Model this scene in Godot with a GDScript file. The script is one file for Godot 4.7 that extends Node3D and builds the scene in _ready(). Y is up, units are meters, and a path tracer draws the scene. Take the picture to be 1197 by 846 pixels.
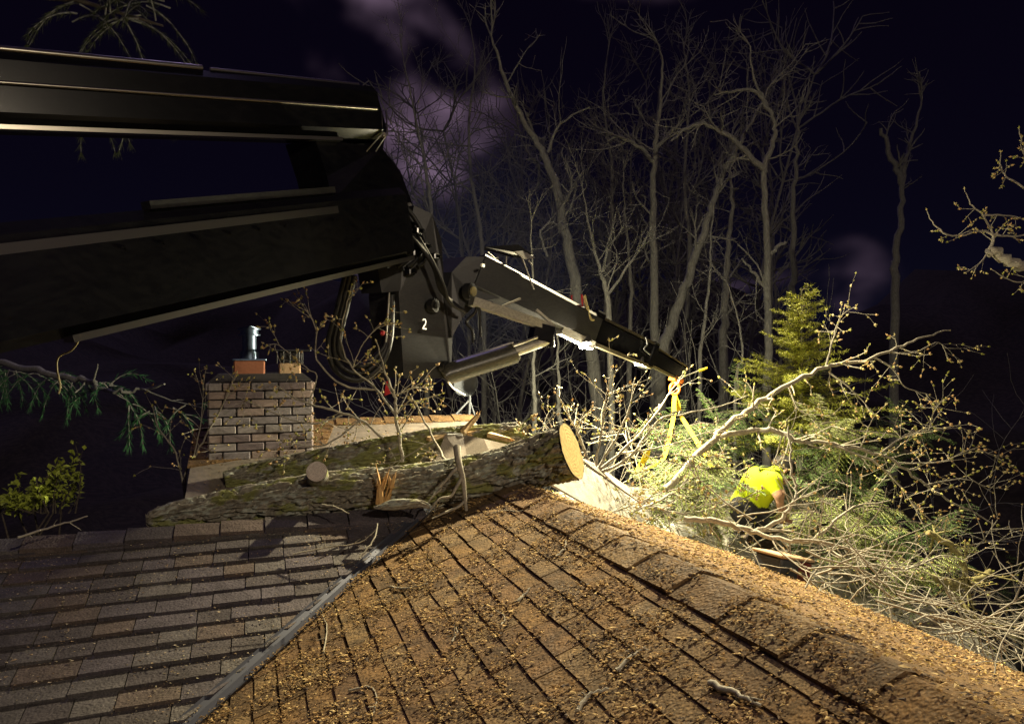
extends Node3D

# ---------------------------------------------------------------- frame of reference
const EYE := Vector3(0, 5.6, 0)
const PITCH := -0.012
const TURN := 0.36          # the house stands turned by this about the vertical
const SLOPE := 0.383
const MAIN_Y := 4.652       # main ridge
const MAIN_Z := -3.99
const WING_Y := 4.832       # wing ridge
const WING_X := 1.431
var HB := Basis(Vector3.UP, TURN)
var CB := Basis(Vector3.RIGHT, PITCH)
var rng := RandomNumberGenerator.new()
var noise := FastNoiseLite.new()
var hills := FastNoiseLite.new()
var M := {}
var used := {}

# a point of the place from where it shows in the photograph and how far it stands
func at(px: float, py: float, d: float) -> Vector3:
	return EYE + CB * Vector3((px - 598.5) / 800.0 * d, (423.0 - py) / 800.0 * d, -d)
func hw(x: float, y: float, z: float) -> Vector3:
	return HB * Vector3(x, y, z)
func to_house(w: Vector3) -> Vector3:
	return HB.inverse() * w
func on_screen(w: Vector3) -> Vector3:
	var q: Vector3 = CB.inverse() * (w - EYE)
	return Vector3(598.5 + 800.0 * q.x / -q.z, 423.0 - 800.0 * q.y / -q.z, -q.z)
func rear_y(z: float) -> float: return 2.86 - 0.34 * z
func low_y(z: float) -> float: return 1.80 - 0.40 * z
func rr(a: float, b: float) -> float: return rng.randf_range(a, b)
func rdir() -> Vector3:
	return Vector3(rr(-1, 1), rr(-1, 1), rr(-1, 1)).normalized()

# ---------------------------------------------------------------- mesh collecting
class Shape:
	var v := PackedVector3Array()
	var n := PackedVector3Array()
	var c := PackedColorArray()
	var idx := PackedInt32Array()
	var col := Color(1, 1, 1)
	func vert(p: Vector3, nn: Vector3) -> int:
		v.append(p); n.append(nn); c.append(col)
		return v.size() - 1
	func tri(a: Vector3, b: Vector3, cc: Vector3, ref = null) -> void:
		var nn := (cc - a).cross(b - a)
		if nn.length_squared() < 1e-16: return
		nn = nn.normalized()
		if ref != null and nn.dot((a + b + cc) / 3.0 - ref) < 0:
			var t := b; b = cc; cc = t; nn = -nn
		var i := vert(a, nn); vert(b, nn); vert(cc, nn)
		idx.append_array([i, i + 1, i + 2])
	func quad(a: Vector3, b: Vector3, cc: Vector3, d: Vector3, ref = null) -> void:
		tri(a, b, cc, ref); tri(a, cc, d, ref)
	func box(t: Transform3D, s: Vector3) -> void:
		var h := s * 0.5
		var p := []
		for i in 8:
			p.append(t * Vector3(h.x * (1 if i & 1 else -1), h.y * (1 if i & 2 else -1), h.z * (1 if i & 4 else -1)))
		var o := t.origin
		for f in [[0, 1, 3, 2], [4, 5, 7, 6], [0, 1, 5, 4], [2, 3, 7, 6], [0, 2, 6, 4], [1, 3, 7, 5]]:
			quad(p[f[0]], p[f[1]], p[f[2]], p[f[3]], o)
	# a box with its twelve edges cut
	func bevel_box(t: Transform3D, s: Vector3, b: float) -> void:
		var h := s * 0.5
		var o := t.origin
		var pt := func(sx, sy, sz, k):
			var q := Vector3(h.x * sx, h.y * sy, h.z * sz)
			if k != 0: q.x -= b * sx
			if k != 1: q.y -= b * sy
			if k != 2: q.z -= b * sz
			return t * q
		for k in 3:
			for sgn in [-1, 1]:
				var c4 := []
				for uv in [[-1, -1], [1, -1], [1, 1], [-1, 1]]:
					var q := [0, 0, 0]
					q[k] = sgn; q[(k + 1) % 3] = uv[0]; q[(k + 2) % 3] = uv[1]
					c4.append(pt.call(q[0], q[1], q[2], k))
				quad(c4[0], c4[1], c4[2], c4[3], o)
		for k in 3:
			for s1 in [-1, 1]:
				for s2 in [-1, 1]:
					var k1 := (k + 1) % 3
					var k2 := (k + 2) % 3
					var q := [0, 0, 0]
					q[k1] = s1; q[k2] = s2
					q[k] = -1
					var a = pt.call(q[0], q[1], q[2], k1)
					var bb = pt.call(q[0], q[1], q[2], k2)
					q[k] = 1
					var cc = pt.call(q[0], q[1], q[2], k2)
					var dd = pt.call(q[0], q[1], q[2], k1)
					quad(a, bb, cc, dd, o)
		for i in 8:
			var sx := 1 if i & 1 else -1
			var sy := 1 if i & 2 else -1
			var sz := 1 if i & 4 else -1
			tri(pt.call(sx, sy, sz, 0), pt.call(sx, sy, sz, 1), pt.call(sx, sy, sz, 2), o)
	func tube(pts: Array, rad: Array, sides := 6, caps := true) -> void:
		var m := pts.size()
		if m < 2: return
		var t0: Vector3 = (pts[1] - pts[0]).normalized()
		var up := Vector3.UP if absf(t0.y) < 0.9 else Vector3.RIGHT
		var x := t0.cross(up).normalized()
		var first := -1
		for i in m:
			var t: Vector3 = (pts[mini(i + 1, m - 1)] - pts[maxi(i - 1, 0)]).normalized()
			x = (x - t * x.dot(t)).normalized()
			var y := t.cross(x)
			for k in sides + 1:
				var a := TAU * k / sides
				var d := x * cos(a) + y * sin(a)
				var q := vert(pts[i] + d * rad[i], d)
				if first < 0: first = q
			if i > 0:
				for k in sides:
					var p0 := first + (i - 1) * (sides + 1) + k
					var p1 := p0 + sides + 1
					idx.append_array([p0, p1, p0 + 1, p0 + 1, p1, p1 + 1])
		if caps:
			for e in [0, m - 1]:
				var t: Vector3 = (pts[e] - pts[1 if e == 0 else m - 2]).normalized()
				var ci := vert(pts[e], t)
				var ring := []
				for k in sides + 1: ring.append(vert(v[first + e * (sides + 1) + k], t))
				for k in sides:
					if e == 0: idx.append_array([ci, ring[k], ring[k + 1]])
					else: idx.append_array([ci, ring[k + 1], ring[k]])
	# a flat outline (points in 3D) given a thickness
	func plate(poly: Array, off: Vector3) -> void:
		var cen := Vector3.ZERO
		for p in poly: cen += p
		cen = cen / poly.size() + off * 0.5
		var p2 := PackedVector2Array()
		var nn := off.normalized()
		var ax: Vector3 = (poly[1] - poly[0]).normalized()
		ax = (ax - nn * ax.dot(nn)).normalized()
		var ay := nn.cross(ax)
		for p in poly: p2.append(Vector2(p.dot(ax), p.dot(ay)))
		var tr := Geometry2D.triangulate_polygon(p2)
		for i in range(0, tr.size(), 3):
			var a: Vector3 = poly[tr[i]]
			var b: Vector3 = poly[tr[i + 1]]
			var d: Vector3 = poly[tr[i + 2]]
			tri(a, b, d, (a + b + d) / 3.0 + off)
			tri(a + off, b + off, d + off, (a + b + d) / 3.0)
		var area := 0.0
		for i in p2.size():
			area += p2[i].cross(p2[(i + 1) % p2.size()])
		for i in poly.size():
			var a: Vector3 = poly[i]
			var b: Vector3 = poly[(i + 1) % poly.size()]
			var outw := (b - a).cross(nn) * signf(area)
			var mid := (a + b + off) * 0.5
			quad(a, b, b + off, a + off, mid - outw.normalized())
	# a section swept straight from a to b
	func beam(a: Vector3, b: Vector3, up: Vector3, prof: Array, prof2 = null) -> void:
		if prof2 == null: prof2 = prof
		var t := (b - a).normalized()
		var x := t.cross(up).normalized()
		var y := x.cross(t)
		var pa := []
		var pb := []
		for p in prof: pa.append(a + x * p.x + y * p.y)
		for p in prof2: pb.append(b + x * p.x + y * p.y)
		for i in pa.size():
			var j := (i + 1) % pa.size()
			quad(pa[i], pa[j], pb[j], pb[i], (a + b) * 0.5)
		for i in range(1, pa.size() - 1):
			tri(pa[0], pa[i], pa[i + 1], b); tri(pb[0], pb[i], pb[i + 1], a)
	func disc(cen: Vector3, nn: Vector3, r: float, sides := 16) -> void:
		var x := nn.cross(Vector3.UP if absf(nn.y) < 0.9 else Vector3.RIGHT).normalized()
		var y := nn.cross(x)
		for k in sides:
			var a := TAU * k / sides
			var b := TAU * (k + 1) / sides
			tri(cen, cen + (x * cos(a) + y * sin(a)) * r, cen + (x * cos(b) + y * sin(b)) * r, cen - nn)
	func ball(cen: Vector3, s: Vector3, rings := 6, seg := 8, b := Basis.IDENTITY) -> void:
		var f := v.size()
		for i in rings + 1:
			var ph := PI * i / rings
			for k in seg + 1:
				var th := TAU * k / seg
				var d := Vector3(sin(ph) * cos(th), cos(ph), sin(ph) * sin(th))
				vert(cen + b * (d * s), (b * (d / s)).normalized())
		for i in rings:
			for k in seg:
				var p := f + i * (seg + 1) + k
				idx.append_array([p, p + seg + 1, p + 1, p + 1, p + seg + 1, p + seg + 2])
	# a pointed bud: two cones base to base
	func bud(p: Vector3, d: Vector3, l: float, w: float) -> void:
		var x := d.cross(Vector3.UP if absf(d.y) < 0.9 else Vector3.RIGHT).normalized()
		var y := d.cross(x)
		var m := p + d * l * 0.4
		var e := p + d * l
		var r := []
		for k in 4: r.append(m + (x * cos(TAU * k / 4) + y * sin(TAU * k / 4)) * w)
		for k in 4:
			tri(p, r[k], r[(k + 1) % 4], m); tri(e, r[k], r[(k + 1) % 4], m)
	# a folded leaf: two halves meeting in a midrib
	func leaf(p: Vector3, d: Vector3, nn: Vector3, l: float, w: float) -> void:
		var s := d.cross(nn).normalized()
		var m := p + d * l * 0.45
		var e := p + d * l - nn * l * 0.12
		tri(p, m + s * w + nn * w * 0.3, e); tri(p, e, m - s * w + nn * w * 0.3)
	func mesh() -> ArrayMesh:
		var a := []
		a.resize(Mesh.ARRAY_MAX)
		a[Mesh.ARRAY_VERTEX] = v; a[Mesh.ARRAY_NORMAL] = n; a[Mesh.ARRAY_COLOR] = c; a[Mesh.ARRAY_INDEX] = idx
		var m := ArrayMesh.new()
		m.add_surface_from_arrays(Mesh.PRIMITIVE_TRIANGLES, a)
		return m

# ---------------------------------------------------------------- nodes
func numbered(called: String) -> String:
	if not used.has(called):
		used[called] = 0
		return called
	used[called] += 1
	return "%s_%03d" % [called, used[called]]
func whole(o: Node3D) -> Transform3D:
	var t := o.transform
	var p := o.get_parent()
	while p is Node3D and p != self:
		t = p.transform * t
		p = p.get_parent()
	return t
# world: the shape's points are world points; else they are points of the parent
func obj(called: String, s, m: Material, parent: Node = self, world := true) -> MeshInstance3D:
	var o := MeshInstance3D.new()
	o.mesh = s.mesh() if s is Shape else s
	o.material_override = m
	if parent == self: called = numbered(called)
	o.name = called
	parent.add_child(o, true)
	if world and parent != self: o.transform = whole(parent).affine_inverse()
	return o
func tag(o: Node, label: String, category: String, group := "", kind := "") -> Node:
	o.set_meta("label", label); o.set_meta("category", category)
	if group: o.set_meta("group", group)
	if kind: o.set_meta("kind", kind)
	return o
func thing(called: String, label: String, category: String, where := Vector3.ZERO, group := "") -> Node3D:
	var o := Node3D.new()
	o.name = numbered(called)
	add_child(o, true)
	o.position = where
	tag(o, label, category, group)
	return o

# ---------------------------------------------------------------- materials
func lin(r: float, g: float, b: float) -> Color:
	return Color(r, g, b).linear_to_srgb()
func grain(a: Color, b: Color, size: int, seed_: int, coarse: float, fine: float) -> ImageTexture:
	var im := Image.create(size, size, false, Image.FORMAT_RGB8)
	var g := RandomNumberGenerator.new()
	g.seed = seed_
	var f := FastNoiseLite.new()
	f.seed = seed_
	f.frequency = 1.0
	f.fractal_octaves = 4
	for y in size:
		for x in size:
			var ax := TAU * x / size
			var ay := TAU * y / size
			var k := 0.5 + coarse * f.get_noise_3d(cos(ax) * 1.6 + 3 * cos(ay), sin(ax) * 1.6 + 3 * sin(ay) * 0.5, sin(ay) * 1.6) + fine * (g.randf() - 0.5)
			im.set_pixel(x, y, a.lerp(b, clampf(k, 0, 1)))
	return ImageTexture.create_from_image(im)
func mat(col: Color, rough: float, tex: Texture2D = null, scale := 1.0, bump := 0.0) -> StandardMaterial3D:
	var m := StandardMaterial3D.new()
	m.albedo_color = col
	m.roughness = rough
	m.cull_mode = BaseMaterial3D.CULL_DISABLED
	if tex:
		m.albedo_texture = tex
		m.uv1_triplanar = true
		m.uv1_world_triplanar = true
		m.uv1_scale = Vector3.ONE * scale
	if bump > 0:
		m.normal_enabled = true
		m.normal_texture = M.bumps
		m.normal_scale = bump
	return m
func vmat(rough: float) -> StandardMaterial3D:
	var m := mat(Color.WHITE, rough)
	m.vertex_color_use_as_albedo = true
	return m
func bump_texture() -> ImageTexture:
	var im := Image.create(256, 256, false, Image.FORMAT_L8)
	var g := RandomNumberGenerator.new()
	g.seed = 5
	for y in 256:
		for x in 256: im.set_pixel(x, y, Color.from_hsv(0, 0, g.randf()))
	im.bump_map_to_normal_map(1.2)
	return ImageTexture.create_from_image(im)

func make_materials() -> void:
	M.bumps = bump_texture()
	var white := Color.WHITE
	var st := grain(lin(0.05, 0.045, 0.045), lin(0.165, 0.148, 0.148), 512, 11, 0.5, 1.0)
	for k in 4:
		var t: Color = [Color(1, 1, 1), Color(0.84, 0.82, 0.84), Color(1.0, 0.93, 0.88), Color(0.92, 0.9, 0.96)][k]
		M["shingle%d" % k] = mat(t, 0.95, st, 0.8, 0.9)
	var sb := grain(lin(0.05, 0.032, 0.016), lin(0.28, 0.175, 0.075), 512, 12, 0.7, 1.0)
	for k in 4:
		var t: Color = [Color(1, 1, 1), Color(0.85, 0.82, 0.8), Color(1.0, 0.95, 0.85), Color(0.93, 0.88, 0.85)][k]
		M["wing%d" % k] = mat(t, 0.95, sb, 0.8, 1.0)
	M.tar = mat(lin(0.02, 0.02, 0.022), 0.9)
	M.valley = mat(lin(0.09, 0.095, 0.13), 0.5)
	M.valley.metallic = 0.6
	M.wall = mat(white, 0.9, grain(lin(0.2, 0.19, 0.17), lin(0.3, 0.28, 0.26), 256, 13, 0.6, 0.3), 0.7)
	M.board = mat(white, 0.7, grain(lin(0.5, 0.33, 0.15), lin(0.72, 0.52, 0.28), 256, 14, 1.2, 0.4), 3.0)
	M.deck = mat(white, 0.85, grain(lin(0.24, 0.23, 0.20), lin(0.44, 0.43, 0.39), 512, 15, 1.1, 0.6), 1.3, 0.4)
	M.felt = mat(white, 0.85, grain(lin(0.15, 0.125, 0.10), lin(0.27, 0.225, 0.18), 512, 16, 1.0, 0.5), 1.3, 0.4)
	M.mortar = mat(white, 0.95, grain(lin(0.03, 0.027, 0.027), lin(0.07, 0.063, 0.063), 256, 17, 0.6, 0.8), 3.0, 0.6)
	var bt := grain(lin(0.24, 0.215, 0.21), lin(0.46, 0.42, 0.41), 256, 18, 0.8, 0.6)
	for k in 4:
		var t: Color = [Color(1, 1, 1), Color(0.82, 0.78, 0.8), Color(1.0, 0.94, 0.9), Color(0.9, 0.9, 0.92)][k]
		M["brick%d" % k] = mat(t, 0.92, bt, 3.0, 0.8)
	M.clay = mat(white, 0.8, grain(lin(0.22, 0.075, 0.035), lin(0.34, 0.13, 0.065), 256, 19, 0.7, 0.3), 4.0)
	M.flue = mat(lin(0.16, 0.22, 0.32), 0.35); M.flue.metallic = 0.7
	M.tan = mat(lin(0.42, 0.28, 0.16), 0.8)
	M.black = mat(Color.WHITE, 0.2, grain(lin(0.003, 0.003, 0.0035), lin(0.008, 0.008, 0.008), 256, 28, 1.2, 0.3), 1.5)
	M.rail = mat(lin(0.34, 0.32, 0.27), 0.28)  # metal of the strips that stand in for edge glints; also real rods
	M.rail.metallic = 1.0
	M.grey = mat(white, 0.45, grain(lin(0.009, 0.009, 0.010), lin(0.028, 0.028, 0.028), 256, 20, 1.0, 0.25), 3.0)
	M.steel = mat(white, 0.4, grain(lin(0.3, 0.29, 0.26), lin(0.52, 0.5, 0.45), 256, 21, 1.3, 0.3), 5.0)
	M.steel.metallic = 0.4
	M.edge = mat(lin(0.40, 0.34, 0.16), 0.5)
	M.cylinder = mat(Color.WHITE, 0.35, grain(lin(0.03, 0.03, 0.026), lin(0.09, 0.085, 0.06), 256, 27, 1.4, 0.3), 4.0)
	M.brass = mat(lin(0.24, 0.21, 0.13), 0.35)
	M.brass.metallic = 1.0
	M.rubber = mat(lin(0.012, 0.012, 0.012), 0.5)
	M.paint_white = mat(lin(0.75, 0.75, 0.72), 0.6)
	M.red = mat(lin(0.5, 0.02, 0.03), 0.4)
	M.orange = mat(lin(0.8, 0.2, 0.03), 0.45)
	M.web = mat(white, 0.8, grain(lin(0.55, 0.40, 0.012), lin(0.68, 0.52, 0.02), 128, 22, 0.4, 0.5), 12.0)
	M.dish = mat(lin(0.10, 0.11, 0.125), 0.7)
	M.lens = mat(Color.WHITE, 0.3)
	M.lens.emission_enabled = true; M.lens.emission = Color(1.0, 0.98, 0.9); M.lens.emission_energy_multiplier = 6.0
	M.bark = vmat(0.95)
	M.wood = vmat(0.8)
	M.twig = mat(white, 0.85, grain(lin(0.22, 0.20, 0.16), lin(0.42, 0.385, 0.31), 256, 23, 1.2, 0.5), 4.0)
	M.darktwig = mat(white, 0.9, grain(lin(0.08, 0.065, 0.05), lin(0.17, 0.14, 0.11), 256, 24, 1.2, 0.5), 4.0)
	M.bud = vmat(0.7)
	M.treebark = mat(white, 0.95, grain(lin(0.24, 0.24, 0.215), lin(0.44, 0.44, 0.40), 256, 25, 1.3, 0.4), 1.2)
	M.treebark.uv1_scale = Vector3(4.0, 0.7, 4.0)
	M.leaf = vmat(0.6); M.leaf.backlight = Color(0.3, 0.35, 0.1)
	M.needle = vmat(0.7)
	M.chips = vmat(0.9)
	M.ground = mat(white, 0.98, grain(lin(0.02, 0.016, 0.012), lin(0.06, 0.046, 0.034), 512, 26, 1.4, 0.6), 0.5, 0.5)
	M.cloth = vmat(0.85)
	M.darkbox = mat(lin(0.03, 0.035, 0.05), 0.5)
	M.darkred = mat(lin(0.12, 0.015, 0.015), 0.5)

# ---------------------------------------------------------------- curves and branches
func smooth(pts: Array, n := 4) -> Array:
	var out := []
	for i in pts.size() - 1:
		var a: Vector3 = pts[maxi(i - 1, 0)]
		var b: Vector3 = pts[i]
		var c: Vector3 = pts[i + 1]
		var d: Vector3 = pts[mini(i + 2, pts.size() - 1)]
		for k in n: out.append(b.cubic_interpolate(c, a, d, float(k) / n))
	out.append(pts[-1])
	return out
func taper(n: int, a: float, b: float) -> Array:
	var r := []
	for i in n: r.append(lerpf(a, b, float(i) / maxi(n - 1, 1)))
	return r
func px(list: Array) -> Array:
	var o := []
	for p in list: o.append(at(p[0], p[1], p[2]))
	return o
const BUDS := [Color(0.42, 0.34, 0.12), Color(0.5, 0.42, 0.2), Color(0.34, 0.34, 0.07), Color(0.45, 0.28, 0.12)]
func put_bud(b: Shape, p: Vector3, d: Vector3, s: float) -> void:
	b.col = BUDS[rng.randi() % 4]
	b.bud(p, d, s * rr(0.9, 1.6), s * rr(0.3, 0.5))
	if rng.randf() < 0.45:
		b.bud(p, (d + rdir() * 0.8).normalized(), s * rr(0.7, 1.2), s * 0.28)
# a twig that forks and forks again
func grow(s: Shape, b, p: Vector3, d: Vector3, l: float, r: float, level: int, bend := 0.35, lift := Vector3.ZERO, bs := 0.02) -> void:
	var n := maxi(3, int(l / 0.09)) if level > 0 else 4
	n = mini(n, 9)
	var pts := [p]
	var dd := d
	for i in n:
		dd = (dd + rdir() * bend * 0.5 + lift * 0.12).normalized()
		pts.append(pts[-1] + dd * l / n)
		if level > 0 and i > 0 and rng.randf() < 0.75:
			var side := (dd + rdir() * 1.1).normalized()
			grow(s, b, pts[-1], side, l * rr(0.3, 0.6), r * 0.6, level - 1, bend, lift, bs)
		if b != null and level <= 1 and rng.randf() < 0.3:
			put_bud(b, pts[-1], (dd + rdir()).normalized(), bs * 0.8)
	s.tube(pts, taper(pts.size(), r, maxf(r * 0.45, 0.0012)), 6 if r > 0.012 else 4, false)
	if b != null: put_bud(b, pts[-1], dd, bs)
# a limb along given points, with twigs along it
func limb(s: Shape, b, pts: Array, r0: float, r1: float, twigs: int, tl: float, level := 1, lift := Vector3.ZERO, bs := 0.02, from := 0.15) -> void:
	var c := smooth(pts, 5)
	for i in range(1, c.size() - 1): c[i] += rdir() * r0 * 0.5
	var rad := taper(c.size(), r0, r1)
	s.tube(c, rad, 8 if r0 > 0.02 else 6)
	for k in twigs:
		var f := rr(from, 0.98)
		var i := int(f * (c.size() - 1))
		var t: Vector3 = (c[mini(i + 1, c.size() - 1)] - c[maxi(i - 1, 0)]).normalized()
		grow(s, b, c[i], (t * 0.7 + rdir()).normalized(), tl * rr(0.4, 1.0), maxf(rad[i] * 0.45, 0.0022), level, 0.35, lift, bs)
	if b != null: put_bud(b, c[-1], (c[-1] - c[-2]).normalized(), bs)

# ---------------------------------------------------------------- the house
func clip(poly: Array, reg: Array) -> Array:
	var area := 0.0
	for i in reg.size(): area += reg[i].cross(reg[(i + 1) % reg.size()])
	for i in reg.size():
		var a: Vector2 = reg[i]
		var e: Vector2 = (reg[(i + 1) % reg.size()] - a) * signf(area)
		var out := []
		for j in poly.size():
			var p: Vector2 = poly[j]
			var q: Vector2 = poly[(j + 1) % poly.size()]
			var sp := e.cross(p - a)
			var sq := e.cross(q - a)
			if sp >= 0: out.append(p)
			if (sp >= 0) != (sq >= 0): out.append(p.lerp(q, sp / (sp - sq)))
		poly = out
		if poly.size() < 3: return []
	return poly
# lays shingles on the slope through o (house points): u along the courses, v up the slope
func shingles(parent: Node3D, o: Vector3, u: Vector3, v: Vector3, reg: Array, vtop: float, vbot: float, ua: float, ub: float, e: float, wa: float, wb: float, mats: String, thick: Array, list: Array) -> void:
	var n := u.cross(v).normalized()
	if n.y < 0: n = -n
	var rows := int(ceil((vtop - vbot) / e))
	for j in rows:
		var v0 := vtop - (j + 1) * e
		var uu := ua - rr(0.0, wb)
		while uu < ub:
			var w := rr(wa, wb)
			var dip := rr(-0.004, 0.004)
			var sk := rr(-0.002, 0.002)
			var poly := clip([Vector2(uu + 0.0025, v0 + dip + sk), Vector2(uu + w - 0.0025, v0 + dip - sk), Vector2(uu + w - 0.0025, v0 + e + 0.03), Vector2(uu + 0.0025, v0 + e + 0.03)], reg)
			uu += w
			if poly.size() < 3: continue
			var t: float = thick[rng.randi() % thick.size()] + rr(0.0, 0.003)
			var s := Shape.new()
			var top := []
			var low := []
			var cen := Vector3.ZERO
			for p in poly:
				var k := clampf((v0 + e + 0.03 - p.y) / (e + 0.03), 0, 1)
				var base: Vector3 = o + u * p.x + v * p.y
				top.append(base + n * lerpf(0.003, t, k)); low.append(base - n * 0.002)
				cen += base
			cen /= poly.size()
			for i in range(1, top.size() - 1): s.tri(top[0], top[i], top[i + 1], cen - n)
			for i in top.size():
				var i2 := (i + 1) % top.size()
				s.quad(top[i], top[i2], low[i2], low[i], cen)
			list.append([parent, s, mats + str(rng.randi() % 4), HB * cen])
func slab(s: Shape, pts: Array, t: float) -> void:
	s.plate(pts, Vector3(0, -t, 0))
func main_near(x: float, z: float) -> Vector3: return Vector3(x, MAIN_Y - SLOPE * (z - MAIN_Z), z)
func main_far(x: float, z: float) -> Vector3: return Vector3(x, MAIN_Y - SLOPE * (MAIN_Z - z), z)
func wing_left(x: float, z: float) -> Vector3: return Vector3(x, WING_Y - SLOPE * (WING_X - x), z)
func wing_right(x: float, z: float) -> Vector3: return Vector3(x, WING_Y - SLOPE * (x - WING_X), z)
func rear(x: float, z: float) -> Vector3: return Vector3(x, rear_y(z), z)
func low(x: float, z: float) -> Vector3: return Vector3(x, low_y(z), z)

func build_house() -> void:
	var house := thing("house", "low house with brown shingled roofs, brick chimney and storm damaged rear", "house")
	house.rotation.y = TURN
	var sl := 1.0 / sqrt(1 + SLOPE * SLOPE)
	var list := []
	# slopes: a dark sheet under every field of shingles
	var s := Shape.new()
	slab(s, [main_near(-6, -2.5), main_near(-0.53, -2.5), main_near(0.961, MAIN_Z), main_near(-6, MAIN_Z)], 0.07)
	var near := obj("front_roof_slope", s, M.tar, house, false)
	var o := Vector3(0, MAIN_Y, MAIN_Z)
	var vv := Vector3(0, SLOPE, -1).normalized()
	var L := 1.49 / sl
	shingles(near, o, Vector3.RIGHT, vv, [Vector2(-6, -L), Vector2(-0.58, -L), Vector2(0.92, 0), Vector2(-6, 0)], 0, -L, -6, 1, 0.104, 0.13, 0.25, "shingle", [0.018, 0.02, 0.025, 0.027], list)
	s = Shape.new()
	slab(s, [main_far(-6, MAIN_Z - 0.001), main_far(1.5, MAIN_Z - 0.001), main_far(1.5, -4.59), main_far(-0.45, -4.59), main_far(-0.45, -5.5), main_far(-6, -5.5)], 0.07)
	var far := obj("back_roof_slope", s, M.tar, house, false)
	shingles(far, o, Vector3.RIGHT, Vector3(0, SLOPE, 1).normalized(), [Vector2(-6, -1.6), Vector2(-0.5, -1.6), Vector2(1.4, -0.6), Vector2(1.4, 0), Vector2(-6, 0)], 0, -1.6, -6, 1.5, 0.11, 0.2, 0.3, "shingle", [0.012, 0.02], list)
	s = Shape.new()
	slab(s, [wing_left(WING_X, -4.0), wing_left(WING_X, 0.6), wing_left(-0.5, 0.6), wing_left(-0.5, -2.53), wing_left(0.962, -3.992), wing_left(0.98, -4.0)], 0.07)
	var wl := obj("wing_roof_slope", s, M.tar, house, false)
	o = Vector3(WING_X, WING_Y, 0)
	L = 1.93 / sl
	shingles(wl, o, Vector3.BACK, Vector3(1, SLOPE, 0).normalized(), [Vector2(-4.02, 0), Vector2(0.6, 0), Vector2(0.6, -L), Vector2(-2.49, -L), Vector2(-3.95, -0.5 / sl)], 0, -L, -4.02, 0.62, 0.096, 0.15, 0.24, "wing", [0.009, 0.010, 0.012], list)
	s = Shape.new()
	slab(s, [wing_right(WING_X + 0.001, -4.0), wing_right(3.3, -4.0), wing_right(3.3, 0.6), wing_right(WING_X + 0.001, 0.6)], 0.07)
	var wr := obj("wing_far_slope", s, M.tar, house, false)
	shingles(wr, o, Vector3.BACK, Vector3(-1, SLOPE, 0).normalized(), [Vector2(-4.02, 0), Vector2(0.6, 0), Vector2(0.6, -2.01), Vector2(-4.02, -2.01)], 0, -2.01, -4.02, 0.62, 0.096, 0.15, 0.24, "wing", [0.011, 0.012, 0.013], list)
	s = Shape.new()
	slab(s, [rear(-0.45, -4.592), rear(1.95, -4.592), rear(1.95, -6.3), rear(-0.45, -6.3)], 0.07)
	var rs := obj("rear_roof_slope", s, M.felt, house, false)
	shingles(rs, rear(0, -6.3), Vector3.RIGHT, Vector3(0, 0.34, -1).normalized(), [Vector2(-0.47, -1.8), Vector2(0.2, -1.8), Vector2(0.55, -0.5), Vector2(1.97, -0.12), Vector2(1.97, 0), Vector2(-0.47, 0)], 0, -1.75, -0.47, 1.97, 0.13, 0.2, 0.3, "wing", [0.012, 0.016], list)
	s = Shape.new()
	slab(s, [Vector3(-0.45, rear_y(-6.3), -6.301), Vector3(1.95, rear_y(-6.3), -6.301), Vector3(1.95, 4.3, -8.3), Vector3(-0.45, 4.3, -8.3)], 0.07)
	obj("rear_back_slope", s, M.tar, house, false)
	s = Shape.new()
	slab(s, [low(1.96, -6.1), low(5.4, -6.1), low(5.4, -2.6), low(3.22, -2.6), low(3.22, -4.02), low(1.96, -4.02)], 0.08)
	var ls := obj("lower_roof_slope", s, M.felt, house, false)
	s = Shape.new()
	slab(s, [Vector3(1.96, 4.24, -6.101), Vector3(5.4, 4.24, -6.101), Vector3(5.4, 2.9, -9.5), Vector3(1.96, 2.9, -9.5)], 0.08)
	obj("lower_back_slope", s, M.tar, house, false)
	# bared sheathing panels on the lower roof, each lifted a little from its neighbours
	for p in [[2.02, -6.05, 1.1, 0.75, 0.02], [2.05, -5.25, 0.95, 1.18, 0.05], [3.05, -5.2, 1.15, 1.1, 0.03], [3.16, -6.02, 1.2, 0.78, 0.015], [4.25, -5.15, 1.1, 1.15, 0.02], [4.4, -6.0, 0.9, 0.78, 0.025], [3.3, -3.95, 1.05, 1.15, 0.04], [4.4, -3.9, 0.95, 1.2, 0.02]]:
		var q := Shape.new()
		var a := rr(-0.03, 0.03)
		var pts := []
		for k in [[0, 0], [1, 0], [1, 1], [0, 1]]:
			var x: float = p[0] + p[2] * k[0] + a * k[1]
			var z: float = p[1] + p[3] * k[1] + a * k[0]
			pts.append(low(x, z) + Vector3(0, p[4] + 0.012 + rr(0, 0.02), 0))
		var cen: Vector3 = (pts[0] + pts[2]) * 0.5
		q.plate(pts, Vector3(0, -0.012, 0))
		obj("sheathing_panel", q, M.deck, ls, false)
	# ridge caps: bent strips laid over each other
	for k in 29:
		var q := Shape.new()
		var x := -5.5 + k * 0.222
		ridge_cap(q, Vector3(x, MAIN_Y, MAIN_Z), Vector3.RIGHT, 0.216, 0.10, 0.125, SLOPE, 0.030)
		if x < 1.0: list.append([near, q, "shingle" + str(rng.randi() % 4), HB * Vector3(x, MAIN_Y, MAIN_Z), "ridge_cap"])
	for k in 17:
		var q := Shape.new()
		var z := 0.4 - k * 0.262
		ridge_cap(q, Vector3(WING_X, WING_Y + 0.004, z), Vector3.FORWARD, 0.268, 0.14, 0.14)
		list.append([wl, q, "wing" + str(rng.randi() % 4), HB * Vector3(WING_X, WING_Y, z), "ridge_cap"])
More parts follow.
